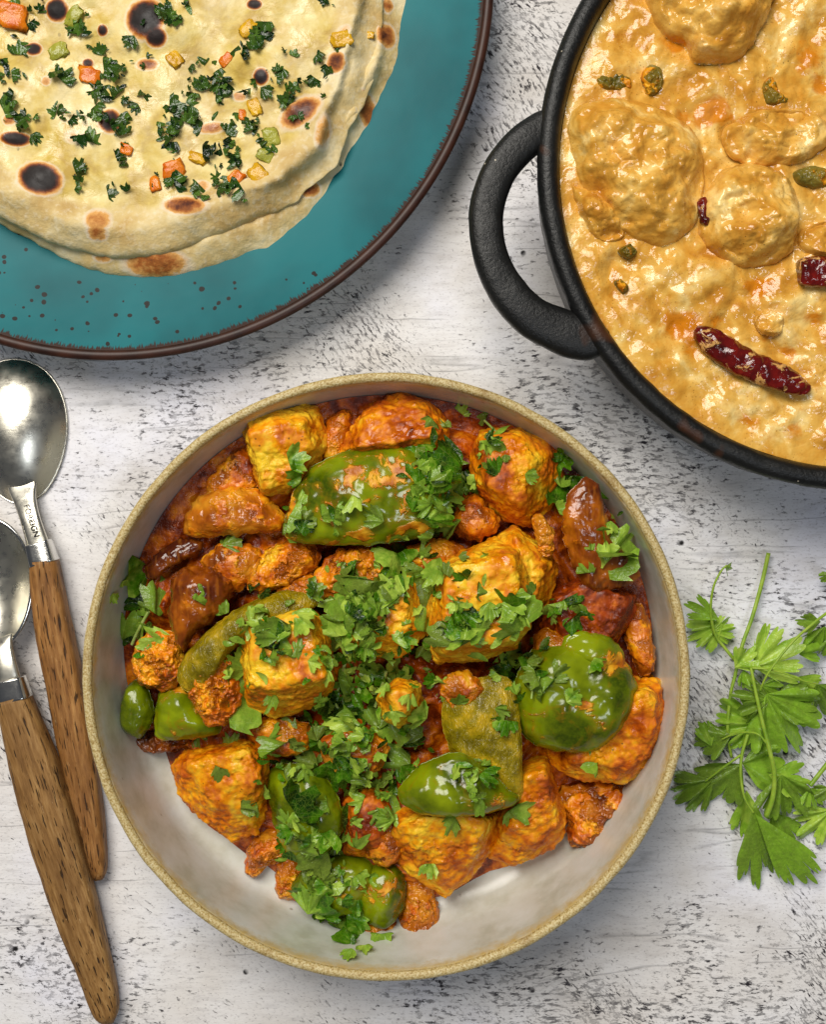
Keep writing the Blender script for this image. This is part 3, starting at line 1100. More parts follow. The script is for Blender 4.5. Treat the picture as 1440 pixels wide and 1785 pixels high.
onion('saucy onion end with a coriander leaf at the lowest point of the heap',
      [(592, 1636), (604, 1588), (668, 1588), (694, 1626), (662, 1658), (612, 1658)], .013, .008, .52, .55, off=9)
onion('brown onion layer flat under the narrow green peppers by the bowl wall',
      [(224, 1290), (280, 1276), (370, 1274), (358, 1302), (270, 1314), (232, 1306)], .014, .007, .36, .45, off=10)
onion('mottled saucy onion chunk between the olive pepper strip and yellow paneer cube',
      [(324, 1196), (344, 1150), (396, 1140), (420, 1200), (404, 1258), (362, 1266), (334, 1226)], .038, .009, .60, .62, noise=((140, .0020), (320, .0010)), off=11)
onion('thin onion sliver beside the golden leaning paneer block',
      [(928, 912), (948, 898), (966, 930), (968, 966), (946, 972), (934, 944)], .043, .005, .58, .5, off=12)
onion('saucy onion fold beneath the largest green pepper piece',
      [(430, 1010), (470, 952), (540, 945), (556, 985), (510, 1020), (455, 1035)], .034, .009, .56, .6, off=13)
onion('red onion layer folded beside the small coriander sprig at the bowl wall',
      [(226, 1150), (262, 1100), (310, 1110), (322, 1170), (292, 1204), (244, 1196)], .029, .009, .54, .6, noise=((140, .0016), (320, .0008)), off=14)
onion('orange brown onion fold between the largest pepper and coriander heap',
      [(540, 1020), (580, 965), (650, 955), (690, 990), (640, 1030), (570, 1045)], .037, .008, .50, .6, off=15)

for k_, (lab_, ol_, z_, h_) in enumerate([
        ('saucy onion shred between the broad orange slab and yellow cube', [(560, 790), (574, 724), (612, 716), (606, 770), (586, 812)], .031, .006),
        ('saucy onion fold beside the shiny brown onion and sauce scrap', [(350, 985), (392, 944), (450, 958), (440, 1010), (396, 1030)], .032, .008),
        ('onion mush hidden between largest pepper and golden cube', [(700, 975), (742, 940), (800, 950), (800, 985), (742, 1002)], .036, .007),
        ('onion strip in the gap under the orange cube with coriander line', [(786, 900), (824, 862), (872, 910), (842, 940), (800, 935)], .034, .007),
        ('thin onion film at the bowl wall below the browned slab', [(1090, 1090), (1118, 1052), (1140, 1110), (1138, 1170), (1112, 1172)], .028, .005),
        ('onion mush between half hidden yellow cube and rounded orange cube', [(432, 1262), (500, 1250), (548, 1280), (510, 1322), (446, 1302)], .028, .008),
        ('onion shred in the dark hollow below the coriander heap', [(556, 1300), (612, 1262), (680, 1300), (652, 1348), (580, 1352)], .032, .008),
        ('onion shred curling out beside the wrinkled pepper flesh', [(770, 1188), (812, 1172), (846, 1196), (820, 1238), (782, 1228)], .043, .005),
        ('onion mush beneath the small glossy pepper tip', [(634, 1440), (690, 1420), (706, 1480), (672, 1512), (636, 1490)], .026, .007),
        ('reddish onion layer along the wall behind the yellow cube', [(360, 842), (416, 780), (440, 800), (444, 850), (390, 880)], .031, .005),
        ('saucy onion lump between the browned slab and domed pepper', [(930, 1140), (950, 1095), (1000, 1120), (984, 1150)], .037, .006),
        ('onion fold above the olive pepper strip', [(480, 1040), (520, 1000), (566, 1010), (560, 1050), (520, 1064)], .036, .007)]):
    onion(lab_, ol_, z_, h_, .54, .58, .35, off=20 + 3 * k_)

# ------------------------------------------------------------ creamy curry in the pan
OIL = [(1240, 196, 34, 1.0), (1190, 205, 18, .6), (1180, 572, 34, .9), (1200, 600, 24, .7), (1318, 508, 26, .8), (1408, 100, 34, .7), (1430, 150, 22, .8), (1300, 738, 24, .45), (1400, 740, 36, .5),
       (1420, 560, 20, .6), (1376, 610, 18, .6), (1182, 78, 20, .7), (1120, 470, 16, .35), (1250, 560, 20, .5), (1350, 580, 30, .4), (1060, 510, 20, .35)]


def oil_attr(V):
    p = topx(V)
    a = np.zeros(len(V))
    for x, y, r, k in OIL:
        a = np.maximum(a, k * np.exp(-((p[:, 0] - x) ** 2 + (p[:, 1] - y) ** 2) / (r * r)))
    return {'oil': a}


n, m = 520, 210
tt = np.linspace(0, 2 * np.pi, n, endpoint=False)
ss = np.linspace(1, 0, m)
rw = RI * .992
V = np.stack([NC[0] + rw * np.outer(ss, np.cos(tt)), NC[1] + rw * np.outer(ss, np.sin(tt)), np.full((m, n), .0478)], 2).reshape(-1, 3)
S = np.repeat(ss, n)
V[:, 2] += (fbm(V, 42, 3) * .0022 + fbm(V, 95, 2, off=5) * .0017 + billow(V, 150, 2, off=3) * .0003) * np.clip((1 - S) * 14, .15, 1)
# hollows filled by orange fat
V[:, 2] -= oil_attr(V)['oil'] * .0012
korma = tag(obj('creamy_curry_sauce', V, grid_faces(n, m)[:, ::-1], KORMA, attrs=oil_attr(V)), 'creamy golden curry sauce filling the cast iron pan', 'sauce')
reg(korma)

CH_G = 'meat pieces in the creamy curry'


def chunk(label, outline, z0, h, off, **kw):
    kw.setdefault('noise', ((55, .0050), (170, .0004), (130, .0005)))
    o = dome('meat_piece', outline, z0, h, KORMA, n=200, m=60, attrs_fn=oil_attr, off=off, **kw)
    return tag(o, label, 'meat', CH_G)


chunk('craggy meat piece standing highest out of the creamy curry',
      [(1128, -60), (1136, 20), (1160, 55), (1196, 76), (1214, 104), (1262, 106), (1304, 92), (1330, 50), (1352, 0), (1350, -50), (1240, -95)], .0470, .016, 1, p=2.6, q=1.8)
chunk('broad smooth sauce coated meat piece along the pan edge inside the handle',
      [(996, 192), (1060, 168), (1130, 176), (1192, 204), (1226, 252), (1232, 330), (1212, 392), (1162, 428), (1110, 414), (1062, 384), (1022, 332), (998, 262)], .0475, .0115, 2, p=2.4, q=1.6)
chunk('small ridge of meat between the broad piece and the pan edge',
      [(998, 314), (1030, 312), (1076, 366), (1090, 410), (1050, 420), (1014, 376)], .0475, .0055, 3)
chunk('knobbly meat piece touching the broad one across a dark red gap',
      [(1232, 336), (1268, 290), (1330, 282), (1382, 310), (1396, 372), (1384, 436), (1322, 466), (1252, 446), (1222, 396)], .0472, .011, 4, p=2.4, q=1.7)
chunk('low lumpy meat piece between the knobbly piece and the standing one',
      [(1262, 226), (1330, 190), (1420, 196), (1452, 240), (1390, 284), (1292, 280)], .0475, .006, 5)
chunk('low folded meat piece near the wrinkled chilli half',
      [(1392, 410), (1440, 384), (1500, 400), (1490, 440), (1420, 446)], .0475, .005, 6)
chunk('small round sauce lump beside the long dried chilli',
      [(1318, 556), (1340, 540), (1366, 552), (1362, 580), (1330, 582)], .0478, .004, 7)

SG_G = 'dull green pepper bits in the creamy curry'
for lab, ol, h, off in [
        ('dull green pepper bit in the creamy curry by the pan edge', [(1036, 140), (1062, 126), (1100, 136), (1096, 158), (1054, 158)], .0032, 1),
        ('knobbly dull green pepper bit below the standing meat piece', [(1118, 128), (1134, 112), (1156, 124), (1154, 158), (1128, 162)], .0045, 2),
        ('triangular dull green pepper bit beside the orange oil pool', [(1330, 150), (1344, 132), (1362, 160), (1376, 180), (1340, 182)], .0045, 3),
        ('dull green pepper slice beside the knobbly meat piece', [(1384, 302), (1412, 290), (1448, 296), (1446, 326), (1396, 322)], .0045, 4),
        ('tiny dull green pepper tip below the broad meat piece', [(1078, 436), (1098, 424), (1112, 440), (1094, 452)], .0035, 5),
        ('small dark green pepper curl low by the pan handle', [(1072, 494), (1082, 486), (1096, 500), (1086, 512)], .0035, 6)]:
    o = dome('pepper_bit', ol, .0470, h, SAGE, color=(.49, 0, 0, 1), n=70, m=20, off=off, noise=((160, .0012), (400, .0004)))
    tag(o, lab, 'pepper', SG_G)


def chilli(label, pts, zc):
    q = smooth_open(pts, 90)
    path = PXA(q[:, :2], zc)
    hw = q[:, 2] / PPM * .9
    V, F = sweep(path, hw, hw * .75, 36, 2.0)
    V = V + (fbm(V, 150, 3)[:, None] * np.array([.3, .3, 1.0])) * .0011 + (fbm(V, 420, 2, off=4)[:, None] * np.array([.3, .3, 1.0])) * .0005
    o = tag(obj('dried_chilli', V, F, CHILLI), label, 'chilli', 'dried chillies in the creamy curry')
    reg(o)


chilli('long wrinkled dried red chilli lying whole in the creamy curry', [(1214, 572, 6), (1222, 578, 15), (1245, 598, 23), (1285, 624, 27), (1330, 646, 26), (1375, 664, 23), (1404, 676, 15), (1414, 680, 6)], .0500)
chilli('added dark red piece standing in for the dark gap between the broad and knobbly meat pieces', [(1222, 346, 3), (1224, 352, 9), (1228, 372, 11), (1230, 388, 9), (1230, 394, 3)], .0500)  # dark piece added in place of the dark gap, shaped like a chilli
chilli('short dark red chilli half beside the low folded meat piece', [(1393, 474, 10), (1397, 474, 24), (1430, 475, 27), (1470, 476, 25), (1500, 478, 10)], .0510)

# ------------------------------------------------------------ flatbreads
UP = [(667, 0), (662, 40), (655, 85), (650, 120), (633, 170), (605, 215), (600, 240), (582, 280), (555, 303), (530, 320), (517, 340), (480, 360), (440, 373), (400, 395), (350, 412), (280, 435), (200, 443), (125, 430), (75, 415), (30, 392), (0, 377)]
LO = [(714, 0), (711, 60), (705, 105), (694, 127), (672, 165), (656, 186), (652, 210), (620, 255), (615, 276), (607, 300), (590, 328), (550, 375), (500, 415), (468, 437), (445, 435), (400, 450), (350, 467), (290, 480), (225, 479), (190, 475), (125, 455), (75, 430), (40, 410), (0, 388)]
CH_UP = [(67, 309, 37, 27, 1.15, .25), (22, 238, 27, 12, 1.0, .1), (252, 30, 32, 34, 1.1, 0), (270, 62, 18, 16, 1.0, 0), (175, 48, 9, 9, .95, 0), (53, 80, 14, 11, 1.0, 0), (148, 103, 9, 8, .9, 0), (95, 12, 19, 19, 1.1, 0),
         (453, 129, 13, 14, 1.05, 0), (188, 207, 20, 20, .95, 0), (522, 192, 36, 20, .74, -.6), (585, 106, 15, 17, .75, 0), (320, 357, 34, 15, .68, .05), (170, 383, 22, 20, .40, 0), (350, 320, 15, 10, .34, 0), (365, 218, 24, 10, .45, -.1),
         (415, 162, 12, 9, .4, 0), (441, 2, 13, 9, 1.0, 0), (253, 108, 18, 10, .6, 0), (76, 137, 9, 8, .4, 0), (562, 228, 13, 30, .32, .2), (130, 235, 26, 14, .22, 0), (600, 50, 14, 10, .2, 0), (168, 405, 18, 12, .42, 0), (10, 205, 12, 9, .45, 0)]
CH_LO = [(673, 58, 15, 19, .66, 0), (640, 188, 15, 28, .6, -.2), (537, 325, 18, 14, .62, 0), (270, 458, 52, 22, .52, 0), (676, 4, 9, 12, .5, 0), (178, 448, 18, 8, .34, 0), (655, 215, 10, 12, .3, 0)]


def naan(name, trace, centre, rad, z0, thick, chars, butter, label, seed, hump):
    n, m = 640, 230
    c = np.array(centre, float)
    tr = np.array(trace, float) - c
    ang = np.arctan2(tr[:, 1], tr[:, 0])
    rr = np.hypot(tr[:, 0], tr[:, 1])
    th = np.linspace(-np.pi, np.pi, n, endpoint=False)
    lo_, hi_ = ang.min(), ang.max()
    order = np.argsort(ang)
    R_ = np.interp(th, ang[order], rr[order])
    out = (th < lo_) | (th > hi_)
    base = rad * (1 + .012 * gnoise(np.c_[np.cos(th) * 3, np.sin(th) * 3, np.full(n, seed)]))
    # blend traced edge into a plain round beyond the frame
    dist = np.minimum(np.abs(th - lo_), np.abs(th - hi_))
    R_ = np.where(out, R_ + (base - R_) * np.clip(dist / .3, 0, 1), R_)
    R_ = R_ + 3.0 * gnoise(np.c_[np.cos(th) * 22, np.sin(th) * 22, np.full(n, seed + 2.)])
    s = 1 - np.linspace(0, 1, m) ** 1.6
    px = c[0] + np.outer(s, R_ * np.cos(th))
    py = c[1] + np.outer(s, R_ * np.sin(th))
    S = np.repeat(s, n)
    P = np.c_[px.ravel(), py.ravel()]
    W = PXA(P, z0 + thick)
    TH = np.tile(th, m)
    lob = gnoise(np.c_[np.cos(TH) * 5, np.sin(TH) * 5, np.full(len(TH), seed + .5)])
    hc = .90 + .02 * lob
    z = thick * .62 + thick * hump * (1 + .5 * lob) * np.exp(-((S - hc) / .055) ** 2)
    z += .0015 * fbm(W, 30, 2, off=seed) + .0005 * fbm(W, 95, 3, off=seed + 3)
    # folded-over lip on the right hand border
    side = np.clip((TH + .1) / .2, 0, 1) * np.clip((1.05 - TH) / .2, 0, 1)
    fold_r = .885 + .02 * np.sin(TH * 7 + seed)
    z -= side * thick * .48 * (1 / (1 + np.exp(-(S - fold_r - .03) / .006)))
    # char blisters are raised bubbles
    char = np.zeros(len(S))
    for (x, y, a, b, k, rot) in chars:
        dx, dy = P[:, 0] - x, P[:, 1] - y
        u = (dx * math.cos(rot) + dy * math.sin(rot)) / a
        w = (-dx * math.sin(rot) + dy * math.cos(rot)) / b
        d2 = (u * u + w * w) * 1.25
        e = 1 / (1 + np.exp((np.sqrt(d2) - 1) * (7 if k > .8 else 4.2)))
        char = np.maximum(char, k * e * (1.02 - .10 * np.clip(1 - d2, 0, 1)))
        z += .0016 * min(1, k) * np.exp(-d2 * .75) * (a + b) / 44
    rnd = random.Random(seed)
    for _ in range(60):
        a_ = rnd.uniform(-math.pi, math.pi)
        q_ = rnd.uniform(.1, .96) * rad
        x, y = c[0] + q_ * math.cos(a_), c[1] + q_ * math.sin(a_)
        rr_ = rnd.uniform(9, 26)
        d2 = ((P[:, 0] - x) ** 2 + (P[:, 1] - y) ** 2) / rr_ ** 2
        z += rnd.uniform(.0003, .0010) * np.exp(-d2)
    z *= np.clip((1 - S ** 26), 0, 1) ** .5
    W[:, 2] = z0 + z
    bt = np.clip((.865 - S) / .06, 0, 1) * butter
    bot = W.copy()
    bot[:, 2] = z0 - .0002
    # rest on the rising plate
    F = grid_faces(n, m)
    FF = np.vstack([F, (F + len(W))[:, ::-1]])
    i = np.arange(n)
    FF = np.vstack([FF, np.stack([i, len(W) + i, len(W) + (i + 1) % n, (i + 1) % n], 1)[:, ::-1]])
    VV = np.vstack([W, bot])
    o = obj(name, VV, FF[:, ::-1] if False else FF, NAAN, attrs={'char': np.r_[char, np.zeros(len(W))], 'butter': np.r_[bt, np.zeros(len(W))]})
    reg(o)
    return tag(o, label, 'flatbread', 'stacked flatbreads')


naan('naan_bread', LO, (250, 15), 462, .0105, .0075, CH_LO, 0.0, 'plain lower flatbread showing at the edge under the buttered one', 5, .38)
naan('naan_bread', UP, (220, -5), 447, .0172, .0085, CH_UP, 1.0, 'blistered buttered flatbread on top with coriander and orange pepper bits', 9, .42)

# ------------------------------------------------------------ leaves


def leaf_verts(L, spread, lobes, seed, nt=57, nr=7, curl=0.0, cup=0.0, ripple=.04, depth=.42, teeth=.10):
    rnd = np.random.RandomState(seed)
    u = np.linspace(-1, 1, nt)
    th = u * spread
    env = .56 + .44 * np.cos(u * 1.1) ** 1.2
    uw = u + .05 * np.sin(u * 5 + rnd.rand() * 6)
    lob = np.abs(np.cos(uw * lobes * np.pi / 2))
    r = env * (1 - depth * (1 - lob ** .55) ** 1.5)
    ph0 = rnd.rand() * .6
    tooth = np.abs(np.sin(uw * lobes * 1.3 * np.pi + ph0)) ** .5
    r *= 1 - teeth * 1.5 * (1 - tooth)
    r *= 1 + .06 * np.sin(u * 9 + rnd.rand() * 6)
    r *= L
    r[0] *= .75
    r[-1] *= .75
    q = np.linspace(0, 1, nr) ** .9
    X = np.outer(q, r * np.cos(th))
    Y = np.outer(q, r * np.sin(th))
    rad = np.outer(q, r) / L
    ph = rnd.rand() * 6
    Z = L * (curl * rad ** 2 + cup * (Y / L) ** 2 + ripple * rad * np.sin(th * lobes * 2.2 + ph)[None] + ripple * .8 * rad ** 2 * np.sin(th * 11 + ph * 2)[None])
    V = np.stack([X, Y, Z], 2).reshape(-1, 3)
    F = grid_faces(nt, nr, False)
    UV = np.stack([np.tile((u + 1) / 2, nr), rad.ravel()], 1)
    return V, F, UV


def with_uv(me, UV):
    lay = me.uv_layers.new(name='UVMap')
    li = np.empty(len(me.loops), np.int32)
    me.loops.foreach_get('vertex_index', li)
    lay.data.foreach_set('uv', UV[li].ravel().astype(np.float32))


def frag_mesh(kind, seed, mat):
    """chopped bits, about 1 unit long"""
    rnd = np.random.RandomState(seed)
    if kind == 'leaf':
        V, F, UV = leaf_verts(1.0, 1.0 + .35 * rnd.rand(), rnd.choice([3, 3, 5]), seed, 31, 5, rnd.uniform(-.5, .5), rnd.uniform(-.8, .8), .09, .40, .16)
        V[:, 0] -= .5
    elif kind == 'cut':
        # leaf blade cut straight across
        V, F, UV = leaf_verts(1.5, .75 + .3 * rnd.rand(), 3, seed, 25, 6, rnd.uniform(-.5, .6), rnd.uniform(-1.2, 1.2), .10, .34, .16)
        a = rnd.uniform(-.6, .6)
        cut = .35 + rnd.rand() * .2
        k = V[:, 0] * math.cos(a) + V[:, 1] * math.sin(a)
        lo = k < cut
        V[lo, 0] += (cut - k[lo]) * math.cos(a)
        V[lo, 1] += (cut - k[lo]) * math.sin(a)
        V[:, 0] -= .9
    elif kind == 'sliver':
        nt, nr = 9, 4
        u = np.linspace(0, 1, nt)
        w = .16 * np.sin(np.pi * (u * .8 + .1)) * (1 + .4 * rnd.rand(nt))
        q = np.linspace(-1, 1, nr)
        X = np.tile(u - .5, (nr, 1))
        Y = np.outer(q, w) + (rnd.uniform(-.5, .5) * (u - .5) ** 2)[None]
        Z = rnd.uniform(-.4, .6) * (X ** 2) + .25 * np.abs(Y) + rnd.uniform(-.5, .5) * X * Y
        V = np.stack([X, Y, Z], 2).reshape(-1, 3)
        F = grid_faces(nt, nr, False)
        UV = np.stack([np.tile(u, nr) * .3, np.repeat((q + 1) / 2, nt)], 1)
    else:  # stalk
        n, k = 8, 7
        x = np.linspace(-.5, .5, k)
        bend = rnd.uniform(-.5, .5)
        a = np.linspace(0, 2 * np.pi, n, endpoint=False)
        V = np.array([[xi, bend * xi * xi + .055 * math.cos(t_), .055 * math.sin(t_) + .05] for xi in x for t_ in a])
        F = grid_faces(n, k)
        UV = np.zeros((len(V), 2))
    me = raw_mesh('coriander_' + kind, V, F)
    with_uv(me, UV)
    me.materials.append(mat)
    return me


FR = {'leaf': [frag_mesh('leaf', 20 + i, LEAF) for i in range(9)], 'cut': [frag_mesh('cut', 50 + i, LEAF) for i in range(12)],
      'sliver': [frag_mesh('sliver', 80 + i, LEAF) for i in range(6)], 'stalk': [frag_mesh('stalk', 100 + i, STEMD) for i in range(4)]}
FRD = {'leaf': [frag_mesh('leaf', 120 + i, LEAFD) for i in range(6)], 'cut': [frag_mesh('cut', 140 + i, LEAFD) for i in range(8)],
       'sliver': [frag_mesh('sliver', 160 + i, LEAFD) for i in range(4)], 'stalk': [frag_mesh('stalk', 180 + i, STEMD) for i in range(2)]}
placed = []


def frag_matrix(px, py, size, rnd, tilt, lift_k=.0007, base=.0009):
    hit, nrm = cast(px, py)
    cnt = sum(1 for q_ in placed if (q_ - hit).xy.length < .0035)
    placed.append(hit.copy())
    up = (nrm * .75 + Vector((0, 0, .5))).normalized()
    t = Vector((rnd.gauss(0, 1), rnd.gauss(0, 1), 0)) * tilt
    up = (up + t).normalized()
    qn = up.to_track_quat('Z', 'Y')
    rot = qn @ Quaternion((0, 0, 1), rnd.uniform(0, 2 * math.pi))
    if rnd.random() < .3:
        rot = rot @ Quaternion((1, 0, 0), math.pi)
    loc = hit + nrm * base + Vector((0, 0, min(cnt, 9) * lift_k))
    return loc, rot, size


def sprinkle(px, py, size, lib, kind, rnd, label, group, tilt=.35, lift=.0007, flat=1.0, base=.0009):
    me = rnd.choice(lib[kind])
    loc, rot, sz = frag_matrix(px, py, size, rnd, tilt, lift, base)
    o = bpy.data.objects.new('coriander_stalk' if kind == 'stalk' else 'coriander_leaf', me)
    col.objects.link(o)
    o.location = loc
    o.rotation_mode = 'QUATERNION'
    o.rotation_quaternion = rot
    k = sz * rnd.uniform(.85, 1.15)
    o.scale = (k, k * rnd.uniform(.8, 1.1), k * flat)
    return tag(o, label, 'coriander', group)


def kind_pick(rnd):
    x = rnd.random()
    return 'leaf' if x < .24 else 'cut' if x < .76 else 'sliver' if x < .92 else 'stalk'


# clusters over the paneer curry: centre, spread, count, size in mm, label
CL = [
    ((600, 1082), (62, 50), 44, 6.4, 'chopped coriander leaf in the thick heap on the buried paneer cube'),
    ((648, 1165), (80, 38), 34, 5.6, 'chopped coriander leaf in the band between the paneer cubes of the heap'),
    ((725, 1000), (62, 48), 26, 6.0, 'chopped coriander leaf between the largest pepper and the golden cube'),
    ((600, 1250), (72, 52), 30, 6.0, 'chopped coriander leaf in the dark hollow below the heap'),
    ((690, 1290), (40, 46), 15, 6.0, 'chopped coriander leaf beside the wrinkled pepper flesh'),
    ((510, 1330), (48, 36), 16, 5.4, 'chopped coriander leaf above the dark green pepper piece'),
    ((620, 1345), (44, 44), 16, 5.6, 'chopped coriander leaf on the dark masala lump'),
    ((770, 820), (44, 50), 24, 6.4, 'chopped coriander leaf on the end of the largest green pepper'),
    ((775, 880), (28, 34), 9, 7.2, 'chopped coriander leaf in the gap under the largest green pepper'),
    ((860, 790), (18, 36), 11, 4.4, 'chopped coriander leaf in a line on the orange cube'),
    ((815, 1080), (46, 40), 15, 5.8, 'chopped coriander leaf on top of the large golden cube'),
    ((895, 1060), (14, 50), 7, 6.2, 'chopped coriander leaf on the side of the large golden cube'),
    ((905, 1165), (40, 38), 19, 6.0, 'chopped coriander leaf at the foot of the domed glossy pepper'),
    ((988, 1070), (28, 18), 8, 5.4, 'chopped coriander leaf on the browned paneer slab'),
    ((1062, 930), (26, 26), 7, 7.6, 'coriander leaf on the purple brown onion petal'),
    ((985, 862), (10, 34), 5, 5.8, 'coriander leaf strip beside the purple brown onion petal'),
    ((252, 1040), (28, 34), 9, 7.0, 'coriander leaf by the bowl wall beside the shiny brown onion'),
    ((240, 1112), (26, 18), 6, 7.2, 'coriander leaf by the bowl wall above the narrow pepper'),
    ((450, 1095), (40, 28), 14, 5.6, 'chopped coriander leaf on the half hidden yellow cube'),
    ((410, 1150), (22, 40), 7, 7.0, 'coriander leaf at the side of the half hidden yellow cube'),
    ((595, 895), (46, 24), 9, 5.0, 'chopped coriander leaf lying on the skin of the largest pepper'),
    ((530, 905), (18, 36), 5, 5.0, 'chopped coriander leaf on the blunt end of the largest pepper'),
    ((525, 1450), (34, 40), 13, 5.2, 'chopped coriander leaf scattered on the dark green pepper piece'),
    ((580, 1545), (40, 40), 19, 6.2, 'coriander leaf of the sprig on the lowest pepper piece'),
    ((615, 1625), (12, 30), 5, 6.6, 'coriander leaf hanging over the lowest saucy onion end'),
    ((828, 1365), (24, 34), 13, 5.0, 'chopped coriander leaf on the small glossy pepper'),
    ((608, 1425), (14, 32), 5, 6.4, 'chopped coriander leaf by the dark masala lump edge'),
    ((672, 1410), (16, 34), 6, 5.4, 'chopped coriander leaf left of the small glossy pepper'),
]
SINGLES = [(762, 884, 12.5, 'large light green coriander leaf over the end of the largest pepper'), (704, 1276, 9.5, 'pale coriander leaf lit above the small glossy pepper'), (1078, 938, 11, 'broad coriander leaf spread over the purple brown onion petal'), (600, 1105, 10, 'broad flat coriander leaf on the crest of the heap'), (560, 1060, 10, 'broad coriander leaf on the upper side of the heap'),
           (404, 942, 7, 'dark coriander scrap below the sauce coated onion wedge'), (520, 800, 6, 'coriander scrap in the crook of the yellow cube'), (512, 822, 6, 'coriander scrap in the crook of the yellow cube'),
           (840, 720, 6.5, 'dark coriander scrap in the gravy by the bowl wall'), (340, 1030, 4.6, 'small coriander scrap on the shiny brown onion'), (440, 1016, 4.6, 'small square coriander scrap on the sauce'),
           (470, 1036, 4.2, 'small dark coriander scrap at the tip of the olive pepper strip'), (748, 742, 4.4, 'small coriander scrap on the broad orange slab'), (772, 742, 4.0, 'small coriander scrap on the broad orange slab'),
           (988, 795, 6, 'coriander scrap at the bowl wall behind the orange cube'), (1040, 1160, 5.5, 'coriander scrap on the domed glossy pepper'), (1000, 1215, 5.5, 'coriander scrap on the domed glossy pepper'), (975, 1170, 6, 'coriander scrap on the domed glossy pepper'),
           (1028, 1322, 6, 'dark coriander scrap under the domed glossy pepper'), (1020, 990, 4.2, 'bright coriander scrap on the onion petal edge'), (350, 1040, 3.5, 'small coriander scrap on the shiny brown onion'),
           (382, 1350, 4.5, 'thin coriander sliver on the rounded orange cube'), (430, 1398, 5, 'coriander scrap on the flank of the rounded orange cube'), (350, 1296, 4.6, 'coriander scrap at the top of the rounded orange cube'),
           (395, 1290, 7, 'dark coriander leaf between the pepper with sauce smear and yellow cube'), (752, 1512, 4.6, 'coriander scrap low on the large orange block'), (785, 1430, 4.6, 'coriander scrap under the small glossy pepper edge'),
           (905, 1412, 7, 'dark coriander leaf at the corner of the wrinkled pepper flesh'), (880, 1265, 5, 'coriander scrap on the wrinkled pepper flesh'), (862, 1258, 4, 'coriander scrap on the wrinkled pepper flesh'), (440, 1410, 4.4, 'coriander scrap on the flank of the rounded orange cube'),
           (665, 1640, 5.6, 'coriander strip on the lowest saucy onion end'), (920, 832, 4.4, 'tiny coriander scrap on the orange cube corner'), (955, 865, 4, 'tiny coriander scrap on the orange cube corner')]
rnd = random.Random(4)
small_m = []
for (cx, cy), (sx, sy), cnt, mm, lab in CL:
    own = max(3, round(cnt * .46))
    # the rest of the heap is too fine and too tangled to pick apart: gathered below
    for _ in range(round(cnt * (1.5 if cnt > 12 else .7))):
        small_m.append((rnd.gauss(cx, sx * .78), rnd.gauss(cy, sy * .78), mm * .001 * rnd.uniform(.35, 1.05)))
    for _ in range(own):
        sprinkle(rnd.gauss(cx, sx * .72), rnd.gauss(cy, sy * .72), mm * .00142 * rnd.uniform(.75, 1.6), FR, kind_pick(rnd), rnd, lab, lab.replace('leaf', 'leaves').replace(' strip', ''), lift=.0009)
for x, y, mm, lab in SINGLES:
    sprinkle(x, y, mm * .0012, FR, rnd.choice(['leaf', 'cut']), rnd, lab, lab + ' group', .15)

# fine crumbs of coriander between the leaves, too small to pick apart


def gather(name, items, libs, tilt, lift, mat, label):
    VV, FF, UU, off_ = [], [], [], 0
    for x, y, sz0 in items:
        me = rnd.choice(libs)
        nv = len(me.vertices)
        co = np.empty(nv * 3)
        me.vertices.foreach_get('co', co)
        co = co.reshape(-1, 3)
        loc, rot, sz = frag_matrix(x, y, sz0, rnd, tilt, lift)
        VV.append((np.array(rot.to_matrix()) @ (co * sz).T).T + np.array(loc))
        fs = np.empty(len(me.loops), np.int32)
        me.loops.foreach_get('vertex_index', fs)
        FF.append(fs.reshape(-1, 4) + off_)
        uvl = np.empty(len(me.loops) * 2, np.float32)
        me.uv_layers[0].data.foreach_get('uv', uvl)
        uvv = np.zeros((nv, 2))
        uvv[fs] = uvl.reshape(-1, 2)
        UU.append(uvv)
        off_ += nv
    tone = np.concatenate([np.full(len(w), rnd.random()) for w in VV])
    g_ = obj(name, np.vstack(VV), np.vstack(FF), mat, attrs={'tone': tone})
    with_uv(g_.data, np.vstack(UU))
    return tag(g_, label, 'coriander', kind='stuff')


gather('coriander_crumbs', small_m, FR['cut'] + FR['sliver'] + FR['leaf'][:4], .42, .0007, LEAF, 'fine coriander crumbs scattered through the heap of chopped leaves')

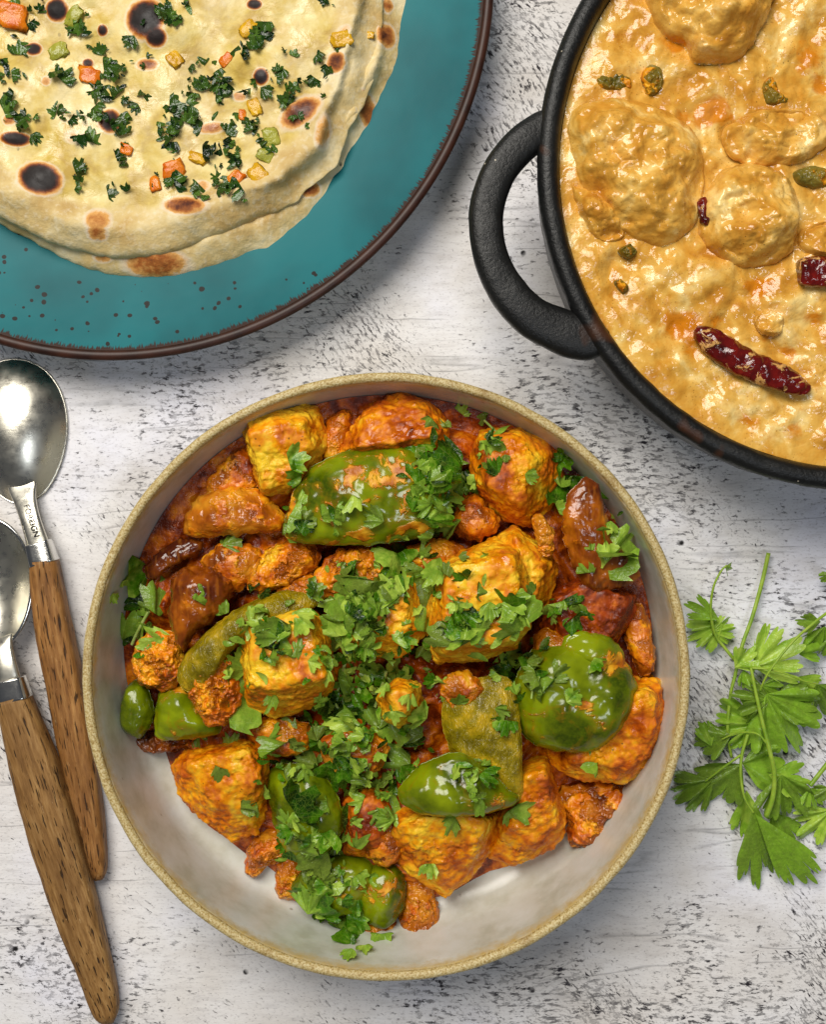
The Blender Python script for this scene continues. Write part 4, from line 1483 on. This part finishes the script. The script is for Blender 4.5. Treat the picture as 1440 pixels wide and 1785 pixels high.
# ------------------------------------------------------------ toppings on the bread
NT = [(60, 155, 2), (110, 105, 1), (270, 112, 3), (300, 120, 2), (130, 12, 2), (60, 8, 1), (560, 40, 3), (585, 75, 2), (650, 10, 2), (470, 150, 2), (505, 195, 2), (28, 240, 3), (50, 270, 2), (215, 262, 2), (365, 190, 2), (380, 225, 2), (400, 262, 3), (410, 310, 2),
      (320, 320, 3), (350, 350, 2), (205, 365, 2), (345, 405, 3), (432, 430, 3), (430, 462, 2), (480, 382, 2), (412, 540, 2), (315, 472, 2), (268, 412, 2), (60, 402, 3), (30, 345, 2), (80, 425, 2), (10, 390, 1), (122, 480, 1), (275, 600, 2), (268, 630, 2), (390, 660, 1),
      (650, 340, 3), (630, 385, 3), (600, 440, 4), (570, 455, 2), (600, 512, 3), (680, 405, 3), (690, 440, 1), (750, 258, 3), (770, 300, 3), (720, 285, 2), (745, 520, 3), (780, 515, 2), (820, 572, 3), (855, 175, 3), (895, 150, 2), (920, 105, 2), (970, 240, 2), (880, 440, 3), (905, 490, 3),
      (815, 460, 2), (1030, 310, 3), (1010, 350, 2), (1085, 278, 2), (1030, 162, 1), (1120, 200, 2), (1060, 420, 1), (970, 530, 1), (745, 625, 3), (780, 650, 3), (690, 680, 2), (830, 685, 1), (625, 630, 2), (560, 645, 1), (940, 325, 1), (1150, 262, 1), (1105, 12, 1), (685, 230, 1), (690, 292, 1), (745, 385, 1), (855, 345, 1)]
NEAR = [(67, 309, 'the glossy round edge blister'), (255, 40, 'the biggest black blister'), (22, 238, 'the narrow edge blister'), (188, 207, 'the blister under coriander'), (453, 129, 'the small round black blister in butter'),
        (522, 192, 'the browned fold'), (320, 357, 'the browned bubble on the border'), (290, 308, 'the pair of orange pepper bits'), (18, 30, 'the largest orange pepper bit'), (155, 132, 'the orange pepper bit near char dots'),
        (365, 218, 'the tan streaked bubble'), (450, 300, 'the yellow pepper bit at the inner fold'), (430, 50, 'the amber pepper bit'), (411, 312, 'the flat orange pepper bit'), (393, 105, 'the lone small orange pepper bit'),
        (220, 261, 'the small orange pepper bit'), (53, 80, 'the round dark blister in the butter'), (472, 245, 'the olive pepper strips')]


def br_lab(x, y):
    nm = min(NEAR, key=lambda q_: (q_[0] - x) ** 2 + (q_[1] - y) ** 2)[2]
    return 'dark oily coriander scrap on the buttered flatbread by ' + nm


rnd = random.Random(21)
fine = []
for x, y, k in NT:
    for j in range(k):
        px_, py_, sz = x / 2 + rnd.gauss(0, 6), y / 2 + rnd.gauss(0, 6), rnd.uniform(.0030, .0064)
        if j == 0:
            sprinkle(px_, py_, sz, FRD, rnd.choice(['leaf', 'cut', 'cut', 'cut', 'sliver', 'sliver']), rnd, br_lab(px_, py_), 'coriander scraps by ' + br_lab(px_, py_).split(' by ')[1], .10, .0003, .5, .0005)
        else:
            fine.append((px_, py_, sz * .8))
    for _ in range(2):
        fine.append((x / 2 + rnd.gauss(0, 14), y / 2 + rnd.gauss(0, 14), rnd.uniform(.001, .0028)))
gather('coriander_specks', fine, FRD['cut'] + FRD['sliver'], .12, .0003, LEAFD, 'fine dark coriander specks in the melted butter on the flatbread')


def bit_mesh(seed, mat):
    rnd = np.random.RandomState(seed)
    bm = bmesh.new()
    bmesh.ops.create_cube(bm, size=1.0)
    for v_ in bm.verts:
        v_.co.x *= 1 + rnd.uniform(-.25, .25)
        v_.co.y *= .8 + rnd.uniform(-.2, .2)
        v_.co.z *= .42
    bmesh.ops.subdivide_edges(bm, edges=bm.edges, cuts=3, use_grid_fill=True)
    for _ in range(3):
        bmesh.ops.smooth_vert(bm, verts=bm.verts, factor=.35, use_axis_x=True, use_axis_y=True, use_axis_z=True)
    for v_ in bm.verts:
        v_.co += Vector(rnd.normal(size=3) * .045)
    me = bpy.data.meshes.new('bit')
    bm.to_mesh(me)
    bm.free()
    me.polygons.foreach_set('use_smooth', np.full(len(me.polygons), True))
    me.materials.append(mat)
    return me


BITS = {'o': [bit_mesh(1 + i, ORANGE) for i in range(4)], 'y': [bit_mesh(11 + i, YELLOW) for i in range(4)], 'g': [bit_mesh(21 + i, PALEG) for i in range(3)]}
TOP = [(36, 60, 92, 'o', 'largest orange pepper bit at the flatbread rim beside char'), (312, 265, 56, 'o', 'orange pepper bit among dark coriander by small char dots'), (440, 522, 34, 'o', 'small orange pepper bit with a coriander scrap beneath the charred bubble'),
       (605, 592, 54, 'o', 'orange pepper bit of a pair near the browned edge bubble'), (540, 642, 44, 'o', 'rounder orange pepper bit of a pair near the browned edge bubble'), (822, 624, 44, 'o', 'flat orange pepper bit beside coriander at the bread edge'),
       (862, 102, 48, 'y', 'amber pepper bit topped with a coriander scrap'), (786, 210, 32, 'o', 'small orange pepper bit beside a coriander clump'), (1193, 138, 50, 'y', 'yellow pepper bit on the folded edge of the flatbread'), (1288, 124, 26, 'y', 'tiny yellow pepper bit at the outermost bread edge'),
       (845, 402, 24, 'o', 'tiny red orange pepper bit beside coriander'), (888, 378, 44, 'y', 'amber pepper strip between coriander scraps'), (902, 612, 50, 'y', 'yellow pepper bit at the inner fold of the bread'), (945, 480, 46, 'g', 'olive green pepper strip along the inner fold'), (925, 545, 44, 'g', 'olive pepper strip lying lower along the inner fold'),
       (258, 60, 60, 'g', 'pale green pepper bit beside the black blister'), (205, 180, 50, 'g', 'translucent pale green pepper bit in melted butter'), (690, 552, 44, 'y', 'thin yellow pepper sliver near the coriander clump'), (610, 210, 40, 'y', 'translucent yellow pepper bit in melted butter')]
for x, y, sz, kd, lab in TOP:
    hit, nrm = cast(x / 2, y / 2)
    o = bpy.data.objects.new('pepper_bit', rnd.choice(BITS[kd]))
    col.objects.link(o)
    k = sz / 2 / PPM * 1.35
    o.location = hit + nrm * k * .05
    o.rotation_euler = (rnd.uniform(-.15, .15), rnd.uniform(-.15, .15), rnd.uniform(0, 6.28))
    o.scale = (k, k * rnd.uniform(.65, 1), k * .55)
    tag(o, lab, 'pepper', 'pepper bits on the flatbread')

# ------------------------------------------------------------ spoons


def spoon(name, label, head_c, head_a, head_b, axis, neck, ferr, handle, zs, concave, wood, letter=None):
    """all places in photo pixels; axis = unit direction from head to handle (image, y down)"""
    root = empty(name, PX(handle[len(handle) // 2][0], handle[len(handle) // 2][1], 0))
    tag(root, label, 'spoon', 'wooden handled spoons')
    ax = np.array([axis[0], -axis[1]])
    ax /= np.linalg.norm(ax)
    sd = np.array([-ax[1], ax[0]])
    hc = PX(head_c[0], head_c[1], zs['head'])
    A, B = head_a / PPM, head_b / PPM
    n, m = 120, 36
    th = np.linspace(0, 2 * np.pi, n, endpoint=False)
    # egg outline, narrower towards the neck
    ex = np.cos(th) * A
    ey = np.sin(th) * B * (1 - .16 * np.cos(th))
    s = np.linspace(1, 0, m)
    X = np.outer(s, ex).ravel()
    Y = np.outer(s, ey).ravel()
    S = np.repeat(s, n)
    dep = zs['depth'] * (1 - S ** 2.2)
    z = zs['head'] + (dep if not concave else -dep)
    W = np.c_[hc[0] + X * ax[0] + Y * sd[0], hc[1] + X * ax[1] + Y * sd[1], z]
    U = W.copy()
    U[:, 2] -= .0013
    rimr = 1.0
    F = grid_faces(n, m)
    i = np.arange(n)
    i2 = (i + 1) % n
    FF = np.vstack([F, (F + len(W))[:, ::-1], np.stack([i, len(W) + i, len(W) + i2, i2], 1)[:, ::-1]])
    root['_o'] = list(root.location)
    obj('head', np.vstack([W, U]), FF, STEEL, root)
    if concave:
        rp_ = np.c_[hc[0] + ex * ax[0] + ey * sd[0], hc[1] + ex * ax[1] + ey * sd[1], np.full(n, zs['head'] + .0001)]
        a = np.linspace(0, 2 * np.pi, 8, endpoint=False)
        cdir = (rp_ - hc)
        cdir[:, 2] = 0
        cdir /= np.linalg.norm(cdir, axis=1)[:, None]
        V = np.stack([rp_ + cdir * .0008 * math.cos(t_) + np.array([0, 0, .0006]) * math.sin(t_) for t_ in a])
        V = V.reshape(-1, 3)
        Fr = []
        for j in range(8):
            for q_ in range(n):
                Fr.append([j * n + q_, j * n + (q_ + 1) % n, ((j + 1) % 8) * n + (q_ + 1) % n, ((j + 1) % 8) * n + q_])
        obj('lip', V, Fr, FERRULE, root)
    def strip(nm, pts, mat, power, hh, nn=60, bumpy=0.0, nring=22):
        q = smooth_open(pts, nn)
        path = PXA(q[:, :2], q[:, 2])
        path[:, 2] = q[:, 2]
        V, F = sweep(path, q[:, 3] / PPM, q[:, 4] if hh is None else np.full(nn, hh), nring, power)
        if bumpy:
            V = V + fbm(V, 90, 3)[:, None] * bumpy
        return obj(nm, V, F, mat, root)
    strip('neck', neck, STEEL, 2.6, None)
    strip('ferrule', ferr, FERRULE, 5.0, None, 20)
    h = strip('handle', handle, wood, 3.6, None, 90, .00025, 32)
    if letter:
        cu = bpy.data.curves.new('letters', 'FONT')
        cu.body = letter
        cu.size = .0031
        cu.extrude = .00012
        cu.align_x = 'CENTER'
        cu.align_y = 'CENTER'
        to = bpy.data.objects.new('tmp', cu)
        col.objects.link(to)
        me = bpy.data.meshes.new_from_object(to.evaluated_get(bpy.context.evaluated_depsgraph_get()))
        bpy.data.objects.remove(to)
        me.materials.clear()
        me.materials.append(STAMP)
        lo_ = bpy.data.objects.new('stamped_lettering', me)
        col.objects.link(lo_)
        lo_.parent = root
        c_ = PX(53.5, 908, zs['letter'])
        lo_.location = Vector(c_) - Vector(root.location)
        lo_.rotation_euler = (0, 0, math.atan2(-(962 - 900), 66 - 46))
    del root['_o']
    return root


# rows: x, y, z of the centre line, half width px, half height m
spoon('serving_spoon', 'steel spoon lying face down with warm brown wooden handle, stamped on its neck', (29, 752), 127, 88, (.10, 1.0),
      [(34, 818, .0030, 22, .0006), (38, 846, .0047, 25, .0008), (43, 872, .0068, 20, .0012), (52, 905, .0094, 17.5, .0014), (66, 950, .0100, 19, .0016)],
      [(66, 946, .0100, 22, .0042), (77, 982, .0098, 24, .0052)],
      [(76, 977, .0098, 23.5, .0052), (90, 1078, .0088, 30, .0056), (112, 1190, .0076, 31, .0058), (132, 1300, .0066, 30, .0055), (150, 1405, .0058, 28, .0050), (164, 1480, .0052, 21, .0046), (170, 1518, .0048, 15, .0040), (172, 1532, .0046, 8, .002)],
      {'head': .0016, 'depth': .0088, 'letter': .0118}, False, WOOD1, 'FOREIGN')
spoon('serving_spoon', 'steel spoon lying face up with long weathered wooden handle', (-26, 1015), 112, 80, (.22, 1.0),
      [(0, 1114, .0108, 24, .0010), (4, 1130, .0126, 18, .0013), (10, 1160, .0142, 18, .0015), (18, 1195, .0142, 20, .0017)],
      [(16, 1184, .0142, 25, .0044), (25, 1220, .0140, 28, .0054)],
      [(23, 1216, .0140, 28, .0054), (58, 1330, .0128, 40, .0060), (96, 1463, .0112, 42, .0060), (137, 1600, .0092, 37, .0056), (166, 1690, .0074, 30, .0050), (180, 1742, .0060, 26, .0044), (186, 1768, .0054, 20, .0040), (190, 1782, .0050, 9, .002)],
      {'head': .0112, 'depth': .0085, 'letter': 0}, True, WOOD2)

# ------------------------------------------------------------ coriander bunch


def C8(x, y):
    return 1150 + x / 2.624, 920 + y / 2.624


def stem(root, pts, r0, r1, zc):
    P = [(*C8(x, y), z) for (x, y), z in zip(pts, zc)]
    q = smooth_open(np.array(P), 60)
    path = PXA(q[:, :2], q[:, 2])
    rad = np.linspace(r0, r1, 60) / 2.624 / PPM
    V, F = sweep(path, rad, rad, 12, 2.0)
    return obj('stem', V, F, STEM, root)


def leaf(root, base, tip, spread, lobes, seed, z0, z1, curl=.1, cup=.2, roll=0.0, depth=.50, bright=None, ripple=.11):
    b = PX(*C8(*base), z0)
    t_ = PX(*C8(*tip), z1)
    d = (t_ - b) * 1.0
    L = np.linalg.norm(d)
    V, F, UV = leaf_verts(L, spread, lobes, seed, 141, 15, curl, cup, ripple, depth, .11)
    x = d / L
    y = np.cross([0, 0, 1], x)
    y /= np.linalg.norm(y)
    z = np.cross(x, y)
    y2 = y * math.cos(roll) + z * math.sin(roll)
    z2 = np.cross(x, y2)
    W = b + V[:, :1] * x + V[:, 1:2] * y2 + V[:, 2:] * z2
    W[:, 2] = np.maximum(W[:, 2], .0008 + .0004 * np.abs(gnoise(W * 300)))
    o = obj('leaf', W, F, LEAFB, root, origin=b)
    with_uv(o.data, UV)
    return o


def sprig(label, at):
    r = empty('coriander_sprig', PX(*C8(*at), 0))
    r['_o'] = list(r.location)
    tag(r, label, 'coriander', 'fresh coriander sprigs on the tabletop')
    return r


A_ = sprig('fresh coriander sprig with a long straight bare stem and broad toothed leaves', (400, 700))
stem(A_, [(500, 115), (470, 250), (425, 410), (382, 530), (348, 670), (325, 770), (312, 930), (330, 1050)], 10, 7, [.004, .004, .005, .006, .007, .007, .006, .004])
leaf(A_, (430, 640), (655, 520), 1.05, 5, 3, .010, .013, .0, .1)
leaf(A_, (345, 640), (450, 560), .95, 3, 4, .011, .015, -.1, .6)
leaf(A_, (385, 650), (400, 740), .8, 3, 14, .009, .009, .1, .3)
leaf(A_, (505, 790), (360, 760), 1.2, 5, 5, .012, .015, -.2, -.5, .3)
leaf(A_, (455, 900), (245, 860), 1.1, 5, 6, .007, .006, -.1, .3)
leaf(A_, (470, 720), (560, 760), 1.1, 5, 26, .009, .009, -.1, .3)
B_ = sprig('coriander sprig with thick pale cut stem end and the broadest bright leaf', (520, 1100))
stem(B_, [(420, 640), (440, 745), (470, 880), (503, 1010), (526, 1120), (520, 1230), (490, 1322)], 7, 12, [.014, .015, .016, .016, .015, .013, .011])
stem(B_, [(490, 985), (460, 950), (420, 936), (350, 940), (285, 968)], 5, 3.5, [.016, .016, .014, .011, .009])
stem(B_, [(425, 642), (490, 646), (580, 668), (660, 700), (728, 716)], 5, 3.5, [.015, .016, .016, .015, .013])
leaf(B_, (490, 760), (670, 1010), 1.12, 5, 7, .013, .010, -.1, .1, depth=.5)
leaf(B_, (500, 800), (735, 800), .8, 3, 27, .010, .012, -.1, .1)
leaf(B_, (330, 950), (150, 990), .8, 3, 8, .009, .006, -.25, .5)
leaf(B_, (240, 1000), (190, 880), .6, 3, 18, .007, .008, -.1, .6)
leaf(B_, (720, 715), (780, 860), 1.0, 5, 9, .011, .005, -.2, .2)
leaf(B_, (500, 1130), (690, 1170), .75, 3, 19, .010, .011, -.2, .3)
leaf(B_, (560, 1130), (590, 1350), 1.0, 5, 10, .012, .008, -.1, .1)
leaf(B_, (380, 1080), (585, 1080), 1.0, 3, 11, .006, .005, .0, .2)
C_ = sprig('coriander sprig ending in a large two lobed drooping leaf', (400, 1250))
stem(C_, [(405, 945), (380, 1030), (372, 1110), (378, 1180), (395, 1245), (432, 1305)], 8, 5, [.012, .012, .012, .012, .012, .012])
stem(C_, [(372, 1040), (330, 1070), (290, 1098), (210, 1160)], 6, 4, [.012, .011, .010, .007])
leaf(C_, (425, 1290), (462, 1660), .36, 3, 12, .012, .006, -.12, -1.2, .0, .40, ripple=.06)
leaf(C_, (440, 1310), (730, 1670), .32, 3, 13, .013, .009, -.08, -1.4, .0, .40, ripple=.06)
leaf(C_, (400, 1200), (400, 1420), .55, 3, 22, .005, .003, -.1, .2)
leaf(C_, (380, 1080), (200, 1240), .85, 3, 15, .009, .004, -.1, .3)
leaf(C_, (250, 1150), (70, 1270), .8, 5, 16, .007, .003, -.15, -.4)
leaf(C_, (520, 1300), (610, 1480), .8, 3, 23, .004, .003, -.1, .2)
D_ = sprig('small coriander sprig with a curled stalk tucked against the bowl', (270, 480))
stem(D_, [(345, 605), (300, 550), (262, 500), (240, 430), (236, 350), (250, 265), (285, 195), (310, 172)], 8, 4.5, [.008, .008, .008, .009, .011, .013, .014, .014])
leaf(D_, (300, 178), (352, 200), .7, 3, 17, .014, .010, -.5, .8)
leaf(D_, (275, 420), (120, 340), .55, 3, 28, .010, .008, .2, .9)
leaf(D_, (290, 440), (130, 510), .9, 5, 29, .006, .004, -.1, .2)
leaf(D_, (240, 480), (352, 450), 1.0, 5, 30, .006, .005, -.1, .2)
E_ = sprig('coriander sprig running off past the frame with dark folded leaves', (700, 500))
stem(E_, [(860, 330), (760, 395), (690, 450), (620, 512), (545, 600), (490, 680), (460, 748)], 7, 5, [.014, .016, .017, .018, .018, .017, .014])
leaf(E_, (740, 430), (640, 440), .7, 3, 31, .009, .012, -.2, .8)
leaf(E_, (760, 450), (700, 580), .9, 5, 32, .010, .006, -.2, .6)
leaf(E_, (640, 580), (745, 530), .9, 3, 33, .009, .007, -.1, .3)
leaf(E_, (800, 480), (800, 610), .9, 5, 37, .010, .006, -.2, .6)
leaf(E_, (790, 210), (735, 250), 1.0, 3, 38, .010, .008, -.2, .4)
F_ = sprig('coriander sprig with short thick stem end and yellowing leaf', (700, 1250))
stem(F_, [(860, 960), (800, 1040), (745, 1110), (690, 1180)], 11, 10, [.010, .011, .012, .013])
leaf(F_, (690, 1190), (720, 1290), 1.1, 5, 34, .010, .009, -.1, .2)
leaf(F_, (780, 1190), (700, 1230), .9, 3, 39, .011, .010, -.1, .2)
leaf(F_, (790, 1290), (640, 1420), 1.0, 5, 35, .006, .003, -.1, .2, depth=.6)
leaf(F_, (640, 680), (740, 760), .8, 3, 36, .007, .005, -.1, .3)
for r in (A_, B_, C_, D_, E_, F_):
    del r['_o']
